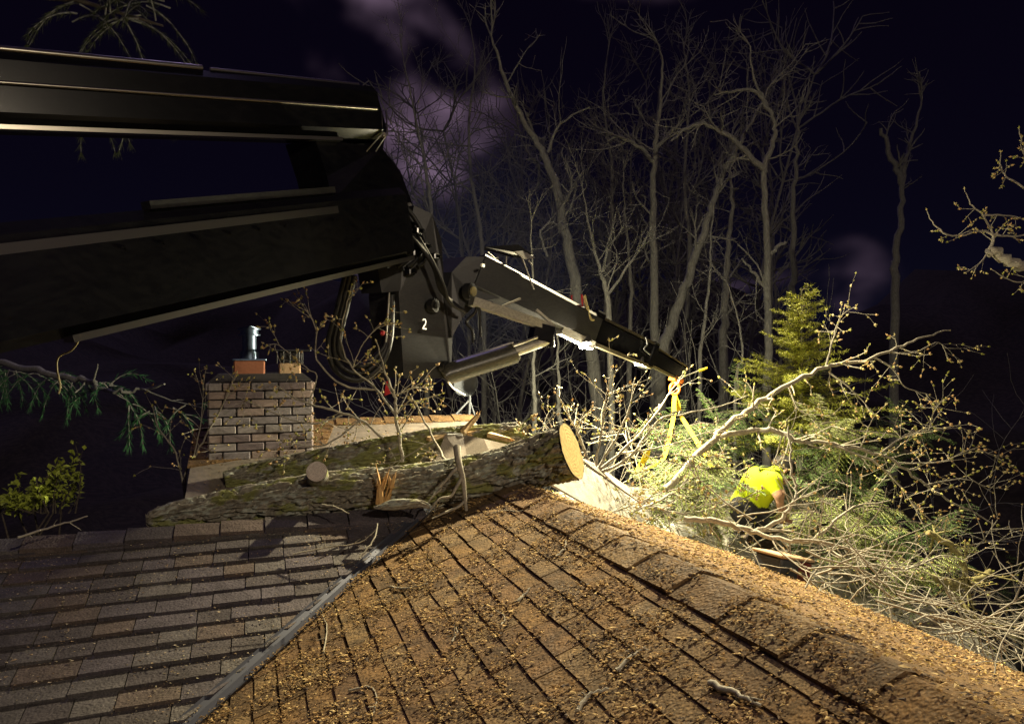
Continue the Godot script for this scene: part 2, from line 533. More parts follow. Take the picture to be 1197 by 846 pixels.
	for k in 11:
		var q := Shape.new()
		ridge_cap(q, Vector3(-0.4 + k * 0.215, rear_y(-6.3), -6.3), Vector3.RIGHT, 0.22, 0.12, 0.12, 0.34)
		list.append([rs, q, "wing" + str(rng.randi() % 4), HB * Vector3(k * 0.2, 5, -6.3), "ridge_cap"])
	# the nearest three hundred are pieces of their own, the rest one field per slope
	for it in list:
		var sp := on_screen(it[3])
		it.append(sp.z if sp.z > 0.3 and sp.x > -90 and sp.x < 1290 and sp.y > 380 and sp.y < 950 else 1000.0 + sp.z)
	for it in list:
		var hid: bool = it[0] == far or it[0] == rs
		it.append(it[-1] + (50.0 if hid else 0.0) + (20.0 if it[0] == wr else 0.0))
	list.sort_custom(func(a, b): return a[-1] < b[-1])
	var rest := {}
	for i in list.size():
		var it = list[i]
		var called: String = it[4] if it[4] is String else "shingle"
		if i < 330 and it[-1] < 45.0:
			obj(called, it[1], M[it[2]], it[0], false)
		else:
			var key: String = str(it[0].name) + str(it[2]).left(4)
			if not rest.has(key): rest[key] = [it[0], Shape.new(), M[it[2]]]
			var r: Shape = rest[key][1]
			var f := r.v.size()
			r.v.append_array(it[1].v); r.n.append_array(it[1].n); r.c.append_array(it[1].c)
			for q in it[1].idx: r.idx.append(f + q)
	for key in rest:
		var r = rest[key]
		obj("shingle_field", r[1], r[2], r[0], false).set_meta("kind", "stuff")
	# valley flashing: a W of sheet metal down the line where the slopes meet
	s = Shape.new()
	var va := Vector3(0.99, MAIN_Y + 0.02, MAIN_Z - 0.01)
	var vb := Vector3(-0.53, MAIN_Y - SLOPE * 1.49 + 0.02, -2.5)
	var vt := (vb - va).normalized()
	var side := Vector3(-1, 0, -1).normalized()
	var prof := [[-0.052, 0.024], [-0.046, 0.012], [-0.012, -0.002], [0.0, 0.018], [0.012, -0.002], [0.046, 0.012], [0.052, 0.024]]
	var seg := 10
	for k in seg:
		for i in prof.size() - 1:
			var w0 := 0.55 if k == 0 else 1.0
			var a := va.lerp(vb, float(k) / seg)
			var b := va.lerp(vb, float(k + 1) / seg)
			s.quad(a + side * prof[i][0] * w0 + Vector3.UP * prof[i][1], a + side * prof[i + 1][0] * w0 + Vector3.UP * prof[i + 1][1], b + side * prof[i + 1][0] + Vector3.UP * prof[i + 1][1], b + side * prof[i][0] + Vector3.UP * prof[i][1], (a + b) * 0.5 - Vector3.UP)
	obj("valley_flashing", s, M.valley, house, false)
	# eave and rake boards
	s = Shape.new()
	s.beam(wing_right(WING_X, -4.03) + Vector3(0, -0.08, 0), wing_right(3.3, -4.03) + Vector3(0, -0.08, 0), Vector3.UP, [Vector2(-0.012, -0.08), Vector2(0.012, -0.08), Vector2(0.012, 0.08), Vector2(-0.012, 0.08)])
	obj("rake_board", s, M.wall, house, false)
	s = Shape.new()
	s.beam(wing_right(3.33, -4.03) + Vector3(0, -0.08, 0), wing_right(3.33, 0.6) + Vector3(0, -0.08, 0), Vector3.UP, [Vector2(-0.012, -0.08), Vector2(0.012, -0.08), Vector2(0.012, 0.08), Vector2(-0.012, 0.08)])
	obj("eave_board", s, M.wall, house, false)
	# walls
	var walls := [
		[[Vector3(-5.8, 0, -2.65), Vector3(-0.4, 0, -2.65), Vector3(-0.4, 3.98, -2.65), Vector3(-5.8, 3.98, -2.65)], Vector3(0, 0, -0.12)],
		[[Vector3(-5.8, 0, -5.4), Vector3(-0.3, 0, -5.4), Vector3(-0.3, 3.98, -5.4), Vector3(-5.8, 3.98, -5.4)], Vector3(0, 0, 0.12)],
		[[Vector3(-5.8, 0, -2.65), Vector3(-5.8, 3.98, -2.65), Vector3(-5.8, 4.55, MAIN_Z), Vector3(-5.8, 3.98, -5.4), Vector3(-5.8, 0, -5.4)], Vector3(0.12, 0, 0)],
		[[Vector3(-0.35, 0, -2.6), Vector3(-0.35, 0, 0.45), Vector3(-0.35, 3.98, 0.45), Vector3(-0.35, 3.98, -2.6)], Vector3(0.12, 0, 0)],
		[[Vector3(3.19, 0, -3.95), Vector3(3.19, 0, 0.45), Vector3(3.19, 3.98, 0.45), Vector3(3.19, 3.98, -3.95)], Vector3(-0.12, 0, 0)],
		[[Vector3(-0.35, 0, 0.46), Vector3(3.19, 0, 0.46), Vector3(3.19, 4.0, 0.46), Vector3(WING_X, 4.7, 0.46), Vector3(-0.35, 4.0, 0.46)], Vector3(0, 0, 0.1)],
		[[Vector3(WING_X, 0, -3.9), Vector3(3.06, 0, -3.9), Vector3(3.06, 4.1, -3.9), Vector3(WING_X, 4.7, -3.9)], Vector3(0, 0, 0.1)],
		[[Vector3(1.9, 0, -4.7), Vector3(1.9, 4.3, -4.7), Vector3(1.9, 4.9, -6.3), Vector3(1.9, 4.25, -8.2), Vector3(1.9, 0, -8.2)], Vector3(-0.12, 0, 0)],
		[[Vector3(-0.4, 0, -4.7), Vector3(-0.4, 4.3, -4.7), Vector3(-0.4, 4.9, -6.3), Vector3(-0.4, 4.25, -8.2), Vector3(-0.4, 0, -8.2)], Vector3(0.12, 0, 0)],
		[[Vector3(-0.28, 0, -8.1), Vector3(1.77, 0, -8.1), Vector3(1.77, 4.2, -8.1), Vector3(-0.28, 4.2, -8.1)], Vector3(0, 0, 0.1)],
		[[Vector3(3.3, 0, -2.75), Vector3(5.3, 0, -2.75), Vector3(5.3, 2.7, -2.75), Vector3(3.3, 2.7, -2.75)], Vector3(0, 0, -0.1)],
		[[Vector3(5.3, 0, -2.9), Vector3(5.3, 2.8, -2.9), Vector3(5.3, 4.1, -6.1), Vector3(5.3, 2.8, -9.4), Vector3(5.3, 0, -9.4)], Vector3(-0.1, 0, 0)],
		[[Vector3(2.0, 0, -9.4), Vector3(5.2, 0, -9.4), Vector3(5.2, 2.8, -9.4), Vector3(2.0, 2.8, -9.4)], Vector3(0, 0, 0.1)],
	]
	for w in walls:
		s = Shape.new()
		s.plate(w[0], w[1])
		obj("wall", s, M.wall, house, false)
	chimney(house)

func ridge_cap(q: Shape, p: Vector3, d: Vector3, l: float, wa: float, wb: float, slope := SLOPE, lift := 0.0) -> void:
	var sd := d.cross(Vector3.UP).normalized()
	var j := rr(-0.003, 0.003)
	var pr := []
	for e in 2:
		# the far end of each piece lies on the next one
		var up := 0.022 + j + lift if e == 0 else 0.012 + lift
		var b := p + d * l * e + Vector3.UP * (up + 0.004)
		var row := []
		for k in 7:
			var f := (k - 3) / 3.0
			var w := wa if f > 0 else wb
			var rise := -slope * absf(f) * w + 0.012 * (0.0 if absf(f) > 0.2 else -0.4)
			row.append(b + sd * f * w + Vector3.UP * (rise - 0.004 * absf(f)))
		pr.append(row)
	var dn := Vector3.DOWN * (0.011 + lift)
	for k in 6:
		q.quad(pr[0][k], pr[0][k + 1], pr[1][k + 1], pr[1][k], p - Vector3.UP)
		q.quad(pr[0][k], pr[0][k + 1], pr[0][k + 1] + dn, pr[0][k] + dn, p + d * l)
		q.quad(pr[1][k], pr[1][k + 1], pr[1][k + 1] + dn, pr[1][k] + dn, p)
	for k in [0, 6]:
		q.quad(pr[0][k], pr[1][k], pr[1][k] + dn, pr[0][k] + dn, p)

func chimney(house: Node3D) -> void:
	var x0 := -0.33
	var x1 := 0.43
	var z0 := -5.68
	var dz := 0.6
	var y0 := 4.2
	var s := Shape.new()
	s.box(Transform3D(Basis.IDENTITY, Vector3((x0 + x1) / 2, (y0 + 5.40) / 2, z0 - dz / 2)), Vector3(x1 - x0 - 0.02, 5.40 - y0, dz - 0.02))
	var ch := obj("chimney", s, M.mortar, house, false)
	var row := 0
	var y := 4.4535
	while y < 5.36:
		var top := y > 5.30
		var ex := 0.012 if top else 0.0
		for f in 3:     # front, and the two sides
			var span := x1 - x0 if f == 0 else dz
			var u := -0.1 if row % 2 else 0.0
			while u < span - 0.02:
				var a := maxf(u, 0.0)
				var b := minf(u + 0.192, span)
				u += 0.203
				if b - a < 0.03: continue
				var q := Shape.new()
				var c: Vector3
				var size: Vector3
				if f == 0:
					c = Vector3(x0 + (a + b) / 2, y + 0.028, z0 - 0.04 + rr(0.0, 0.012) + ex)
					size = Vector3(b - a, 0.056, 0.1)
				else:
					c = Vector3(x0 + 0.04 - ex if f == 1 else x1 - 0.04 + ex, y + 0.028, z0 - 0.012 - (a + b) / 2)
					size = Vector3(0.098, 0.056, b - a)
				q.bevel_box(Transform3D(Basis.from_euler(Vector3(rr(-0.02, 0.02), rr(-0.015, 0.015), rr(-0.012, 0.012))), c), size, 0.005)
				obj("brick", q, M["brick%d" % (rng.randi() % 4)], ch, false)
		y += 0.0665
		row += 1
	# mortar crown, sagging outwards
	s = Shape.new()
	var cx := (x0 + x1) / 2
	var cz := z0 - dz / 2
	var hx := (x1 - x0) / 2
	s.beam(Vector3(cx, 5.385, cz), Vector3(cx, 5.44, cz), Vector3.BACK, [Vector2(-hx - 0.005, -dz / 2 - 0.005), Vector2(hx + 0.005, -dz / 2 - 0.005), Vector2(hx + 0.005, dz / 2 + 0.005), Vector2(-hx - 0.005, dz / 2 + 0.005)], [Vector2(-hx + 0.06, -dz / 2 + 0.06), Vector2(hx - 0.06, -dz / 2 + 0.06), Vector2(hx - 0.06, dz / 2 - 0.06), Vector2(-hx + 0.06, dz / 2 - 0.06)])
	obj("mortar_crown", s, M.mortar, ch, false)
	# left: clay flue tile with a steel pipe and cap
	var p := Vector3(-0.04, 5.42, z0 - 0.30)
	s = Shape.new()
	s.bevel_box(Transform3D(Basis.IDENTITY, p + Vector3(0, 0.06, 0)), Vector3(0.235, 0.13, 0.22), 0.01)
	obj("clay_flue_tile", s, M.clay, ch, false)
	s = Shape.new()
	s.bevel_box(Transform3D(Basis.IDENTITY, p + Vector3(0, 0.132, 0)), Vector3(0.255, 0.014, 0.24), 0.004)
	s.tube([p + Vector3(0, 0.138, 0), p + Vector3(0, 0.19, 0), p + Vector3(0, 0.205, 0), p + Vector3(0, 0.33, 0)], [0.075, 0.075, 0.056, 0.056], 18)
	obj("flue_pipe", s, M.flue, ch, false)
	s = Shape.new()
	s.tube([p + Vector3(0, 0.328, 0), p + Vector3(0, 0.338, 0)], [0.088, 0.088], 18)
	s.tube([p + Vector3(0, 0.338, 0), p + Vector3(0, 0.375, 0)], [0.07, 0.07], 18)
	s.tube([p + Vector3(0, 0.375, 0), p + Vector3(0, 0.385, 0), p + Vector3(0, 0.405, 0)], [0.092, 0.09, 0.02], 18)
	obj("flue_cap", s, M.flue, ch, false)
	# right: short tile under a flat lid on a cage
	p = Vector3(0.27, 5.42, z0 - 0.28)
	s = Shape.new()
	s.bevel_box(Transform3D(Basis.IDENTITY, p + Vector3(0, 0.05, 0)), Vector3(0.17, 0.11, 0.17), 0.01)
	obj("clay_flue_tile", s, M.tan, ch, false)
	s = Shape.new()
	for k in 5:
		for z in [-0.085, 0.085]:
			s.tube([p + Vector3(-0.1 + 0.05 * k, 0.1, z), p + Vector3(-0.1 + 0.05 * k, 0.2, z)], [0.004, 0.004], 5)
	s.bevel_box(Transform3D(Basis.IDENTITY, p + Vector3(0, 0.155, 0)), Vector3(0.16, 0.09, 0.14), 0.004)
	obj("flue_cage", s, M.rubber, ch, false)
	s = Shape.new()
	s.bevel_box(Transform3D(Basis.IDENTITY, p + Vector3(0, 0.208, 0)), Vector3(0.33, 0.016, 0.27), 0.006)
	obj("flue_lid", s, M.grey, ch, false)

# ---------------------------------------------------------------- fallen trunks
func trunk_shape(pts: Array, rad: Array, sides: int, step: float, depth: float, moss: float, seed_: int) -> Shape:
	var s := Shape.new()
	var f := FastNoiseLite.new()
	f.seed = seed_
	f.frequency = 1.0
	f.noise_type = FastNoiseLite.TYPE_SIMPLEX_SMOOTH
	f.fractal_type = FastNoiseLite.FRACTAL_RIDGED
	f.fractal_octaves = 4
	var g := FastNoiseLite.new()
	g.seed = seed_ + 3
	g.frequency = 1.0
	g.fractal_octaves = 4
	var c := smooth(pts, 12)
	# even steps
	var path := [c[0]]
	var fr := [0.0]
	var run := 0.0
	var total := 0.0
	for i in c.size() - 1: total += c[i].distance_to(c[i + 1])
	var nst := int(total / step)
	var seg := 0
	var acc := 0.0
	for k in range(1, nst + 1):
		var want := total * k / nst
		while seg < c.size() - 2 and acc + c[seg].distance_to(c[seg + 1]) < want:
			acc += c[seg].distance_to(c[seg + 1]); seg += 1
		var q := clampf((want - acc) / maxf(c[seg].distance_to(c[seg + 1]), 1e-6), 0, 1)
		path.append(c[seg].lerp(c[seg + 1], q))
		fr.append((seg + q) / (c.size() - 1))
	var x := Vector3.UP
	for i in path.size():
		var t: Vector3 = (path[mini(i + 1, path.size() - 1)] - path[maxi(i - 1, 0)]).normalized()
		x = (x - t * x.dot(t)).normalized()
		var y := t.cross(x)
		var w: float = fr[i] * (rad.size() - 1)
		var r0 := lerpf(rad[int(w)], rad[mini(int(w) + 1, rad.size() - 1)], w - int(w))
		var al: float = total * i / (path.size() - 1)
		for k in sides + 1:
			var a := TAU * (k % sides) / sides
			var d := x * cos(a) + y * sin(a)
			var h := f.get_noise_3d(cos(a) * r0 * 26, sin(a) * r0 * 26, al * 5.0)
			var big := g.get_noise_3d(cos(a) * 1.2 + 7, sin(a) * 1.2, al * 2.2)
			var hf := f.get_noise_3d(cos(a) * r0 * 70 + 3, sin(a) * r0 * 70, al * 16.0)
			var r := r0 * (1 + 0.07 * big) - depth * smoothstep(0.1, 0.75, h) + depth * 0.22 * hf
			var li := g.get_noise_3d(cos(a) * r0 * 40, sin(a) * r0 * 40 + 9, al * 22) * 0.75 + g.get_noise_3d(cos(a) * r0 * 9, sin(a) * r0 * 9 + 5, al * 5) * 0.6
			var mo := g.get_noise_3d(cos(a) * r0 * 8 + 4, sin(a) * r0 * 8, al * 4)
			var sp := g.get_noise_3d(cos(a) * r0 * 60, sin(a) * r0 * 60, al * 40)
			var col := Color(0.13, 0.115, 0.09).lerp(Color(0.29, 0.265, 0.215), clampf(0.5 + sp * 1.2, 0, 1))
			col = col.lerp(Color(0.44, 0.48, 0.42), clampf((li - 0.13) * 6, 0, 0.6))
			col = col.lerp(Color(0.19, 0.20, 0.05), clampf((mo + moss) * 6, 0, 0.8))
			s.col = col
			s.vert(path[i] + d * r, d)
	var m := path.size()
	for i in range(1, m):
		for k in sides:
			var p0 := (i - 1) * (sides + 1) + k
			var p1 := p0 + sides + 1
			s.idx.append_array([p0, p1, p0 + 1, p0 + 1, p1, p1 + 1])
	# normals from the relief
	for i in m:
		for k in sides + 1:
			var a := s.v[i * (sides + 1) + (k + 1) % sides] - s.v[i * (sides + 1) + (k + sides - 1) % sides]
			var b := s.v[mini(i + 1, m - 1) * (sides + 1) + k] - s.v[maxi(i - 1, 0) * (sides + 1) + k]
			var nn := a.cross(b).normalized()
			var q := i * (sides + 1) + k
			if nn.dot(s.n[q]) < 0: nn = -nn
			s.n[q] = nn
	return s
# a sawn end: rings, darker bark rim
func cut_end(cen: Vector3, nn: Vector3, r: float, a: Color, b: Color, sides := 40) -> Shape:
	var s := Shape.new()
	var x := nn.cross(Vector3.UP).normalized()
	var y := nn.cross(x)
	var rings := 16
	var g := FastNoiseLite.new()
	g.frequency = 1.0
	g.seed = int(r * 1000)
	for i in rings + 1:
		for k in sides + 1:
			var an := TAU * (k % sides) / sides
			var q := r * i / rings
			var w := g.get_noise_2d(cos(an) * 1.5, sin(an) * 1.5)
			var f := float(i) / rings
			s.col = a.lerp(b, clampf(0.5 + 0.42 * sin((f + w * 0.10) * 48) + g.get_noise_2d(cos(an) * f * 8, sin(an) * f * 8) * 0.7, 0, 1))
			if i == rings: s.col = Color(0.12, 0.09, 0.06)
			s.vert(cen + (x * cos(an) + y * sin(an)) * q * (1 + 0.05 * w) + nn * 0.004 * g.get_noise_2d(cos(an) * f * 5 + 3, sin(an) * f * 25), nn)
	for i in rings:
		for k in sides:
			var p := i * (sides + 1) + k
			s.idx.append_array([p, p + 1, p + sides + 1, p + 1, p + sides + 2, p + sides + 1])
	return s
func splinters(s: Shape, base: Vector3, up: Vector3, n: int, l: float, w: float, spread: float) -> void:
	for k in n:
		var d := (up + rdir() * 0.28).normalized()
		var q := base + Vector3(rr(-1, 1), 0, rr(-1, 1)) * spread
		var ll := l * rr(0.45, 1.0)
		var ww := w * rr(0.5, 1.0)
		var t := d.cross(rdir()).normalized()
		var b := d.cross(t)
		s.col = Color(0.42, 0.22, 0.07).lerp(Color(0.62, 0.40, 0.17), rng.randf())
		var m := q + d * ll * 0.6
		var a4 := [q + t * ww, q + b * ww * 0.5, q - t * ww, q - b * ww * 0.5]
		var m4 := [m + t * ww * 0.75, m + b * ww * 0.4, m - t * ww * 0.6, m - b * ww * 0.4]
		var e := q + d * ll + t * ww * rr(-0.6, 0.6)
		for i in 4:
			var j := (i + 1) % 4
			s.quad(a4[i], a4[j], m4[j], m4[i], (q + m) / 2)
			s.tri(m4[i], m4[j], e, m)

func build_trunks() -> void:
	var pts := px([[668, 527, 3.96], [620, 542, 4.05], [560, 556, 4.07], [480, 568, 4.06], [400, 574, 4.03], [340, 581, 3.96], [270, 591, 3.85], [200, 602, 3.72], [170, 607, 3.66]])
	var t := thing("fallen_tree", "thick lichen spotted fallen trunk with freshly sawn right end lying along the ridge", "tree trunk", pts[4] - Vector3(0, 0.2, 0))
	obj("bark", trunk_shape(pts, [0.172, 0.15, 0.132, 0.125, 0.125, 0.115, 0.095, 0.065, 0.035], 170, 0.009, 0.032, -0.12, 4), M.bark, t)
	var e: Vector3 = (pts[0] - pts[1]).normalized()
	obj("sawn_end", cut_end(pts[0] + e * 0.004, e, 0.168, Color(0.34, 0.22, 0.07), Color(0.76, 0.60, 0.25)), M.wood, t).set_meta("label", "pale yellow sawn end")
	# sawn branch stub that faces the viewer
	var a := at(372, 560, 3.98)
	var b := at(370, 551, 3.80)
	var s := trunk_shape([a, a.lerp(b, 0.5), b], [0.066, 0.058, 0.056], 40, 0.012, 0.005, -0.2, 8)
	var st := obj("branch_stub", s, M.bark, t)
	obj("sawn_face", cut_end(b + (b - a).normalized() * 0.003, (b - a).normalized(), 0.057, Color(0.26, 0.19, 0.16), Color(0.80, 0.74, 0.66), 28), M.wood, st)
	s = Shape.new()
	splinters(s, at(446, 588, 3.9), Vector3(0.12, 1, 0.05).normalized(), 16, 0.19, 0.022, 0.028)
	s.col = Color(0.55, 0.3, 0.1)
	splinters(s, at(447, 572, 3.9), Vector3(0.05, 1, 0.0).normalized(), 3, 0.17, 0.018, 0.008)
	splinters(s, at(458, 570, 3.9), Vector3(0.2, 1, 0.0).normalized(), 4, 0.12, 0.018, 0.01)
	obj("splintered_stub", s, M.wood, t).set_meta("label", "torn orange wood of a broken branch")
	# second stem behind
	pts = px([[615, 512, 5.3], [560, 515, 5.25], [500, 522, 5.2], [430, 533, 5.15], [360, 544, 5.1], [300, 554, 5.0], [262, 562, 4.9]])
	t = thing("fallen_tree", "slimmer green mossy fallen trunk behind the sawn one, below the brick chimney", "tree trunk", pts[3] - Vector3(0, 0.15, 0))
	obj("bark", trunk_shape(pts, [0.12, 0.125, 0.13, 0.12, 0.11, 0.09, 0.065], 120, 0.012, 0.022, 0.10, 14), M.bark, t)
	obj("sawn_end", cut_end(pts[0] + Vector3(0.004, 0, 0), (pts[0] - pts[1]).normalized(), 0.12, Color(0.5, 0.34, 0.14), Color(0.66, 0.48, 0.22)), M.wood, t)
	# dead branch standing before the trunk
	t = thing("dead_branch", "broken grey dead branch hanging over the front of the sawn trunk", "branch", at(535, 590, 3.85))
	s = Shape.new()
	s.tube(smooth(px([[534, 522, 3.92], [536, 540, 3.86], [541, 560, 3.84], [543, 578, 3.82], [545, 597, 3.8]])), taper(17, 0.022, 0.009), 8)
	s.tube(smooth(px([[536, 545, 3.86], [528, 553, 3.83], [520, 563, 3.8], [512, 572, 3.78]])), taper(13, 0.013, 0.004), 6)
	s.tube(smooth(px([[540, 558, 3.84], [533, 570, 3.8], [527, 580, 3.78], [514, 583, 3.76], [503, 596, 3.74]])), taper(17, 0.012, 0.004), 6)
	s.tube(smooth(px([[516, 571, 3.78], [506, 580, 3.76], [500, 588, 3.74]])), taper(9, 0.007, 0.003), 5)
	s.tube(smooth(px([[543, 585, 3.82], [536, 592, 3.78], [518, 600, 3.72], [505, 606, 3.68]])), taper(13, 0.01, 0.004), 6)
	obj("stem", s, M.twig, t)
	# lichen covered bark slab on the ridge
	s = trunk_shape(px([[437, 594, 3.74], [460, 590, 3.74], [485, 588, 3.74], [503, 592, 3.74]]), [0.012, 0.03, 0.028, 0.01], 40, 0.01, 0.008, -0.3, 21)
	tag(obj("bark_slab", s, M.bark), "pale lichen covered slab of bark on the ridge under the trunk", "bark")

# ---------------------------------------------------------------- torn roof, dish, box
func build_wreck() -> void:
	var t := thing("torn_roofing", "crumpled grey torn roofing sheet with a bent fold behind the sawn trunk", "roofing", at(560, 545, 4.9))
	var s := Shape.new()
	var dk := Vector3(0, -0.012, 0)
	for f in [[[505, 548, 4.7], [520, 508, 5.0], [541, 508, 5.05], [548, 545, 4.75]], [[541, 508, 5.05], [566, 513, 5.0], [578, 545, 4.7], [548, 545, 4.75]], [[566, 513, 5.0], [596, 520, 4.95], [606, 538, 4.75], [578, 545, 4.7]]]:
		s.plate(px(f), at(560, 530, 4.9).direction_to(EYE) * -0.012)
	obj("sheet", s, M.felt, t)
	s = Shape.new()
	s.plate(px([[520, 509, 5.02], [530, 503, 5.3], [540, 504, 5.3], [541, 509, 5.02]]), Vector3(0, -0.012, 0))
	obj("folded_flap", s, M.deck, t)
	# splintered boards
	var k := 0
	for b in [[[541, 505, 5.1], [558, 485, 5.2], 0.05, "split pale board sticking up from the torn roofing"], [[545, 508, 5.15], [582, 499, 5.3], 0.07, "splintered yellow board lying behind the torn roofing"], [[572, 508, 5.1], [597, 514, 5.0], 0.06, "short split timber at the right of the torn roofing"], [[500, 513, 5.05], [524, 508, 5.15], 0.05, "broken board left of the torn roofing"]]:
		s = Shape.new()
		var a := at(b[0][0], b[0][1], b[0][2])
		var e := at(b[1][0], b[1][1], b[1][2])
		var w: float = b[2] * 0.5
		s.beam(a, e, Vector3.UP, [Vector2(-w, -w * 0.6), Vector2(w, -w * 0.6), Vector2(w, w * 0.6), Vector2(-w, w * 0.6)], [Vector2(-w * 0.7, -w * 0.3), Vector2(w * 0.9, -w * 0.5), Vector2(w * 0.5, w * 0.5), Vector2(-w * 0.4, w * 0.3)])
		s.col = Color(0.6, 0.4, 0.16)
		var o := thing("split_board", b[3], "board", a, "splintered boards")
		obj("board", s, M.board, o)
		var q := Shape.new()
		splinters(q, e - (e - a) * 0.06, (e - a).normalized(), 4, 0.06, 0.012, w * 0.5)
		obj("splinters", q, M.wood, o)
	# pale fallen sheets by the trunk end, laid against the wing
	s = Shape.new()
	s.plate(px([[628, 556, 4.35], [668, 533, 4.9], [765, 600, 5.4], [742, 622, 4.85]]), Vector3(0, -0.015, 0))
	tag(obj("roof_sheet", s, M.deck), "large pale bare roof sheet right of the sawn trunk end", "roof sheet")
	s = Shape.new()
	s.plate(px([[673, 532, 4.95], [694, 541, 5.25], [788, 606, 5.75], [769, 602, 5.45]]), Vector3(0, -0.015, 0))
	tag(obj("roof_sheet", s, M.felt), "narrow grey strip of roofing beside the large pale sheet", "roof sheet")
	# satellite dish
	t = thing("satellite_dish", "small grey satellite dish with feed arm on the rear ridge", "satellite dish", at(545, 492, 6.75))
	s = Shape.new()
	var c := at(547, 450, 6.75)
	var n := Vector3(-0.42, 0.25, 0.86).normalized()
	var x := n.cross(Vector3.UP).normalized()
	var y := x.cross(n)
	for i in 6:
		for j in 24:
			var quad_ := []
			for w in [[i, j], [i + 1, j], [i + 1, j + 1], [i, j + 1]]:
				var a: float = TAU * w[1] / 24.0
				var q: float = w[0] / 6.0
				quad_.append(c + (x * cos(a) * 0.135 + y * sin(a) * 0.125) * q + n * (0.045 * q * q))
			s.quad(quad_[0], quad_[1], quad_[2], quad_[3], c + n * 9)
			s.quad(quad_[0] - n * 0.006, quad_[1] - n * 0.006, quad_[2] - n * 0.006, quad_[3] - n * 0.006, c + n * 9)
	obj("reflector", s, M.dish, t)
	s = Shape.new()
	s.tube([c - y * 0.11 + n * 0.02, at(530, 454, 6.5), at(524, 447, 6.42)], [0.009, 0.009, 0.009], 6)
	s.bevel_box(Transform3D(Basis.looking_at(n), at(525, 446, 6.42)), Vector3(0.03, 0.03, 0.05), 0.006)
	obj("feed_arm", s, M.paint_white, t)
	s = Shape.new()
	s.tube(px([[549, 459, 6.78], [549, 466, 6.8], [548, 492, 6.8]]), [0.014, 0.014, 0.014], 8)
	s.tube(px([[548, 468, 6.8], [533, 484, 6.7]]), [0.01, 0.01], 6)
	s.tube(px([[549, 468, 6.8], [557, 492, 6.85]]), [0.01, 0.01], 6)
	obj("mast", s, M.dish, t)
	s = Shape.new()
	s.bevel_box(Transform3D(Basis(Vector3.UP, TURN), at(534, 485, 6.7)), Vector3(0.1, 0.02, 0.08), 0.005)
	obj("foot", s, M.dish, t)
	# dark box at the eave
	var bp := at(914, 664, 4.55)
	t = thing("tool_box", "dark blue and red box with a tan lid under the branches at the eave", "box", bp - Vector3(0, 0.08, 0))
	var bt := Transform3D(HB * Basis.from_euler(Vector3(0, 0.25, -0.25)), bp)
	s = Shape.new()
	s.bevel_box(bt, Vector3(0.34, 0.15, 0.2), 0.012)
	obj("box_body", s, M.darkbox, t)
	s = Shape.new()
	s.bevel_box(bt * Transform3D(Basis.IDENTITY, Vector3(0.1, -0.005, 0.006)), Vector3(0.146, 0.144, 0.205), 0.01)
	obj("red_end", s, M.darkred, t)
	s = Shape.new()
	s.bevel_box(bt * Transform3D(Basis.IDENTITY, Vector3(0, 0.086, 0)), Vector3(0.38, 0.02, 0.23), 0.006)
	obj("lid", s, M.tan, t)

# ---------------------------------------------------------------- the crane
func hexa(w: float, h: float, c: float) -> Array:
	return [Vector2(-w + c, -h), Vector2(w - c, -h), Vector2(w, -h + c), Vector2(w, h - c), Vector2(w - c, h), Vector2(-w + c, h), Vector2(-w, h - c), Vector2(-w, -h + c)]
func rim(w: float, h: float) -> Array:
	return [Vector2(-w, -h), Vector2(w, -h), Vector2(w, h), Vector2(-w, h)]
func bolt(p: Vector3, d: Vector3, r: float, l: float) -> Shape:
	var s := Shape.new()
	s.tube([p, p + d * l], [r, r], 10)
	return s
func work_lamp(t: Node3D, p: Vector3, face: Vector3, w: float, energy: float, col: Color, called := "work_lamp") -> void:
	var b := Basis.looking_at(face, Vector3.UP if absf(face.y) < 0.9 else Vector3.RIGHT)
	var s := Shape.new()
	s.bevel_box(Transform3D(b, p - face * 0.03), Vector3(w * 1.15, w * 0.8, 0.05), 0.008)
	for k in 5:
		s.box(Transform3D(b, p - face * 0.065 + b.x * (k - 2) * w * 0.22), Vector3(w * 0.05, w * 0.7, 0.025))
	var h := obj(called, s, M.grey, t)
	s = Shape.new()
	s.bevel_box(Transform3D(b, p), Vector3(w, w * 0.65, 0.014), 0.005)
	obj("lamp_lens", s, M.lens, h)
	var l := OmniLight3D.new()
	l.name = called + "_light"
	t.add_child(l, true)
	l.position = whole(t).affine_inverse() * (p + face * 0.05)
	l.light_energy = energy
	l.light_color = col
	l.light_size = 0.05
	l.omni_range = 60.0
	l.omni_attenuation = 2.0
	l.shadow_enabled = true

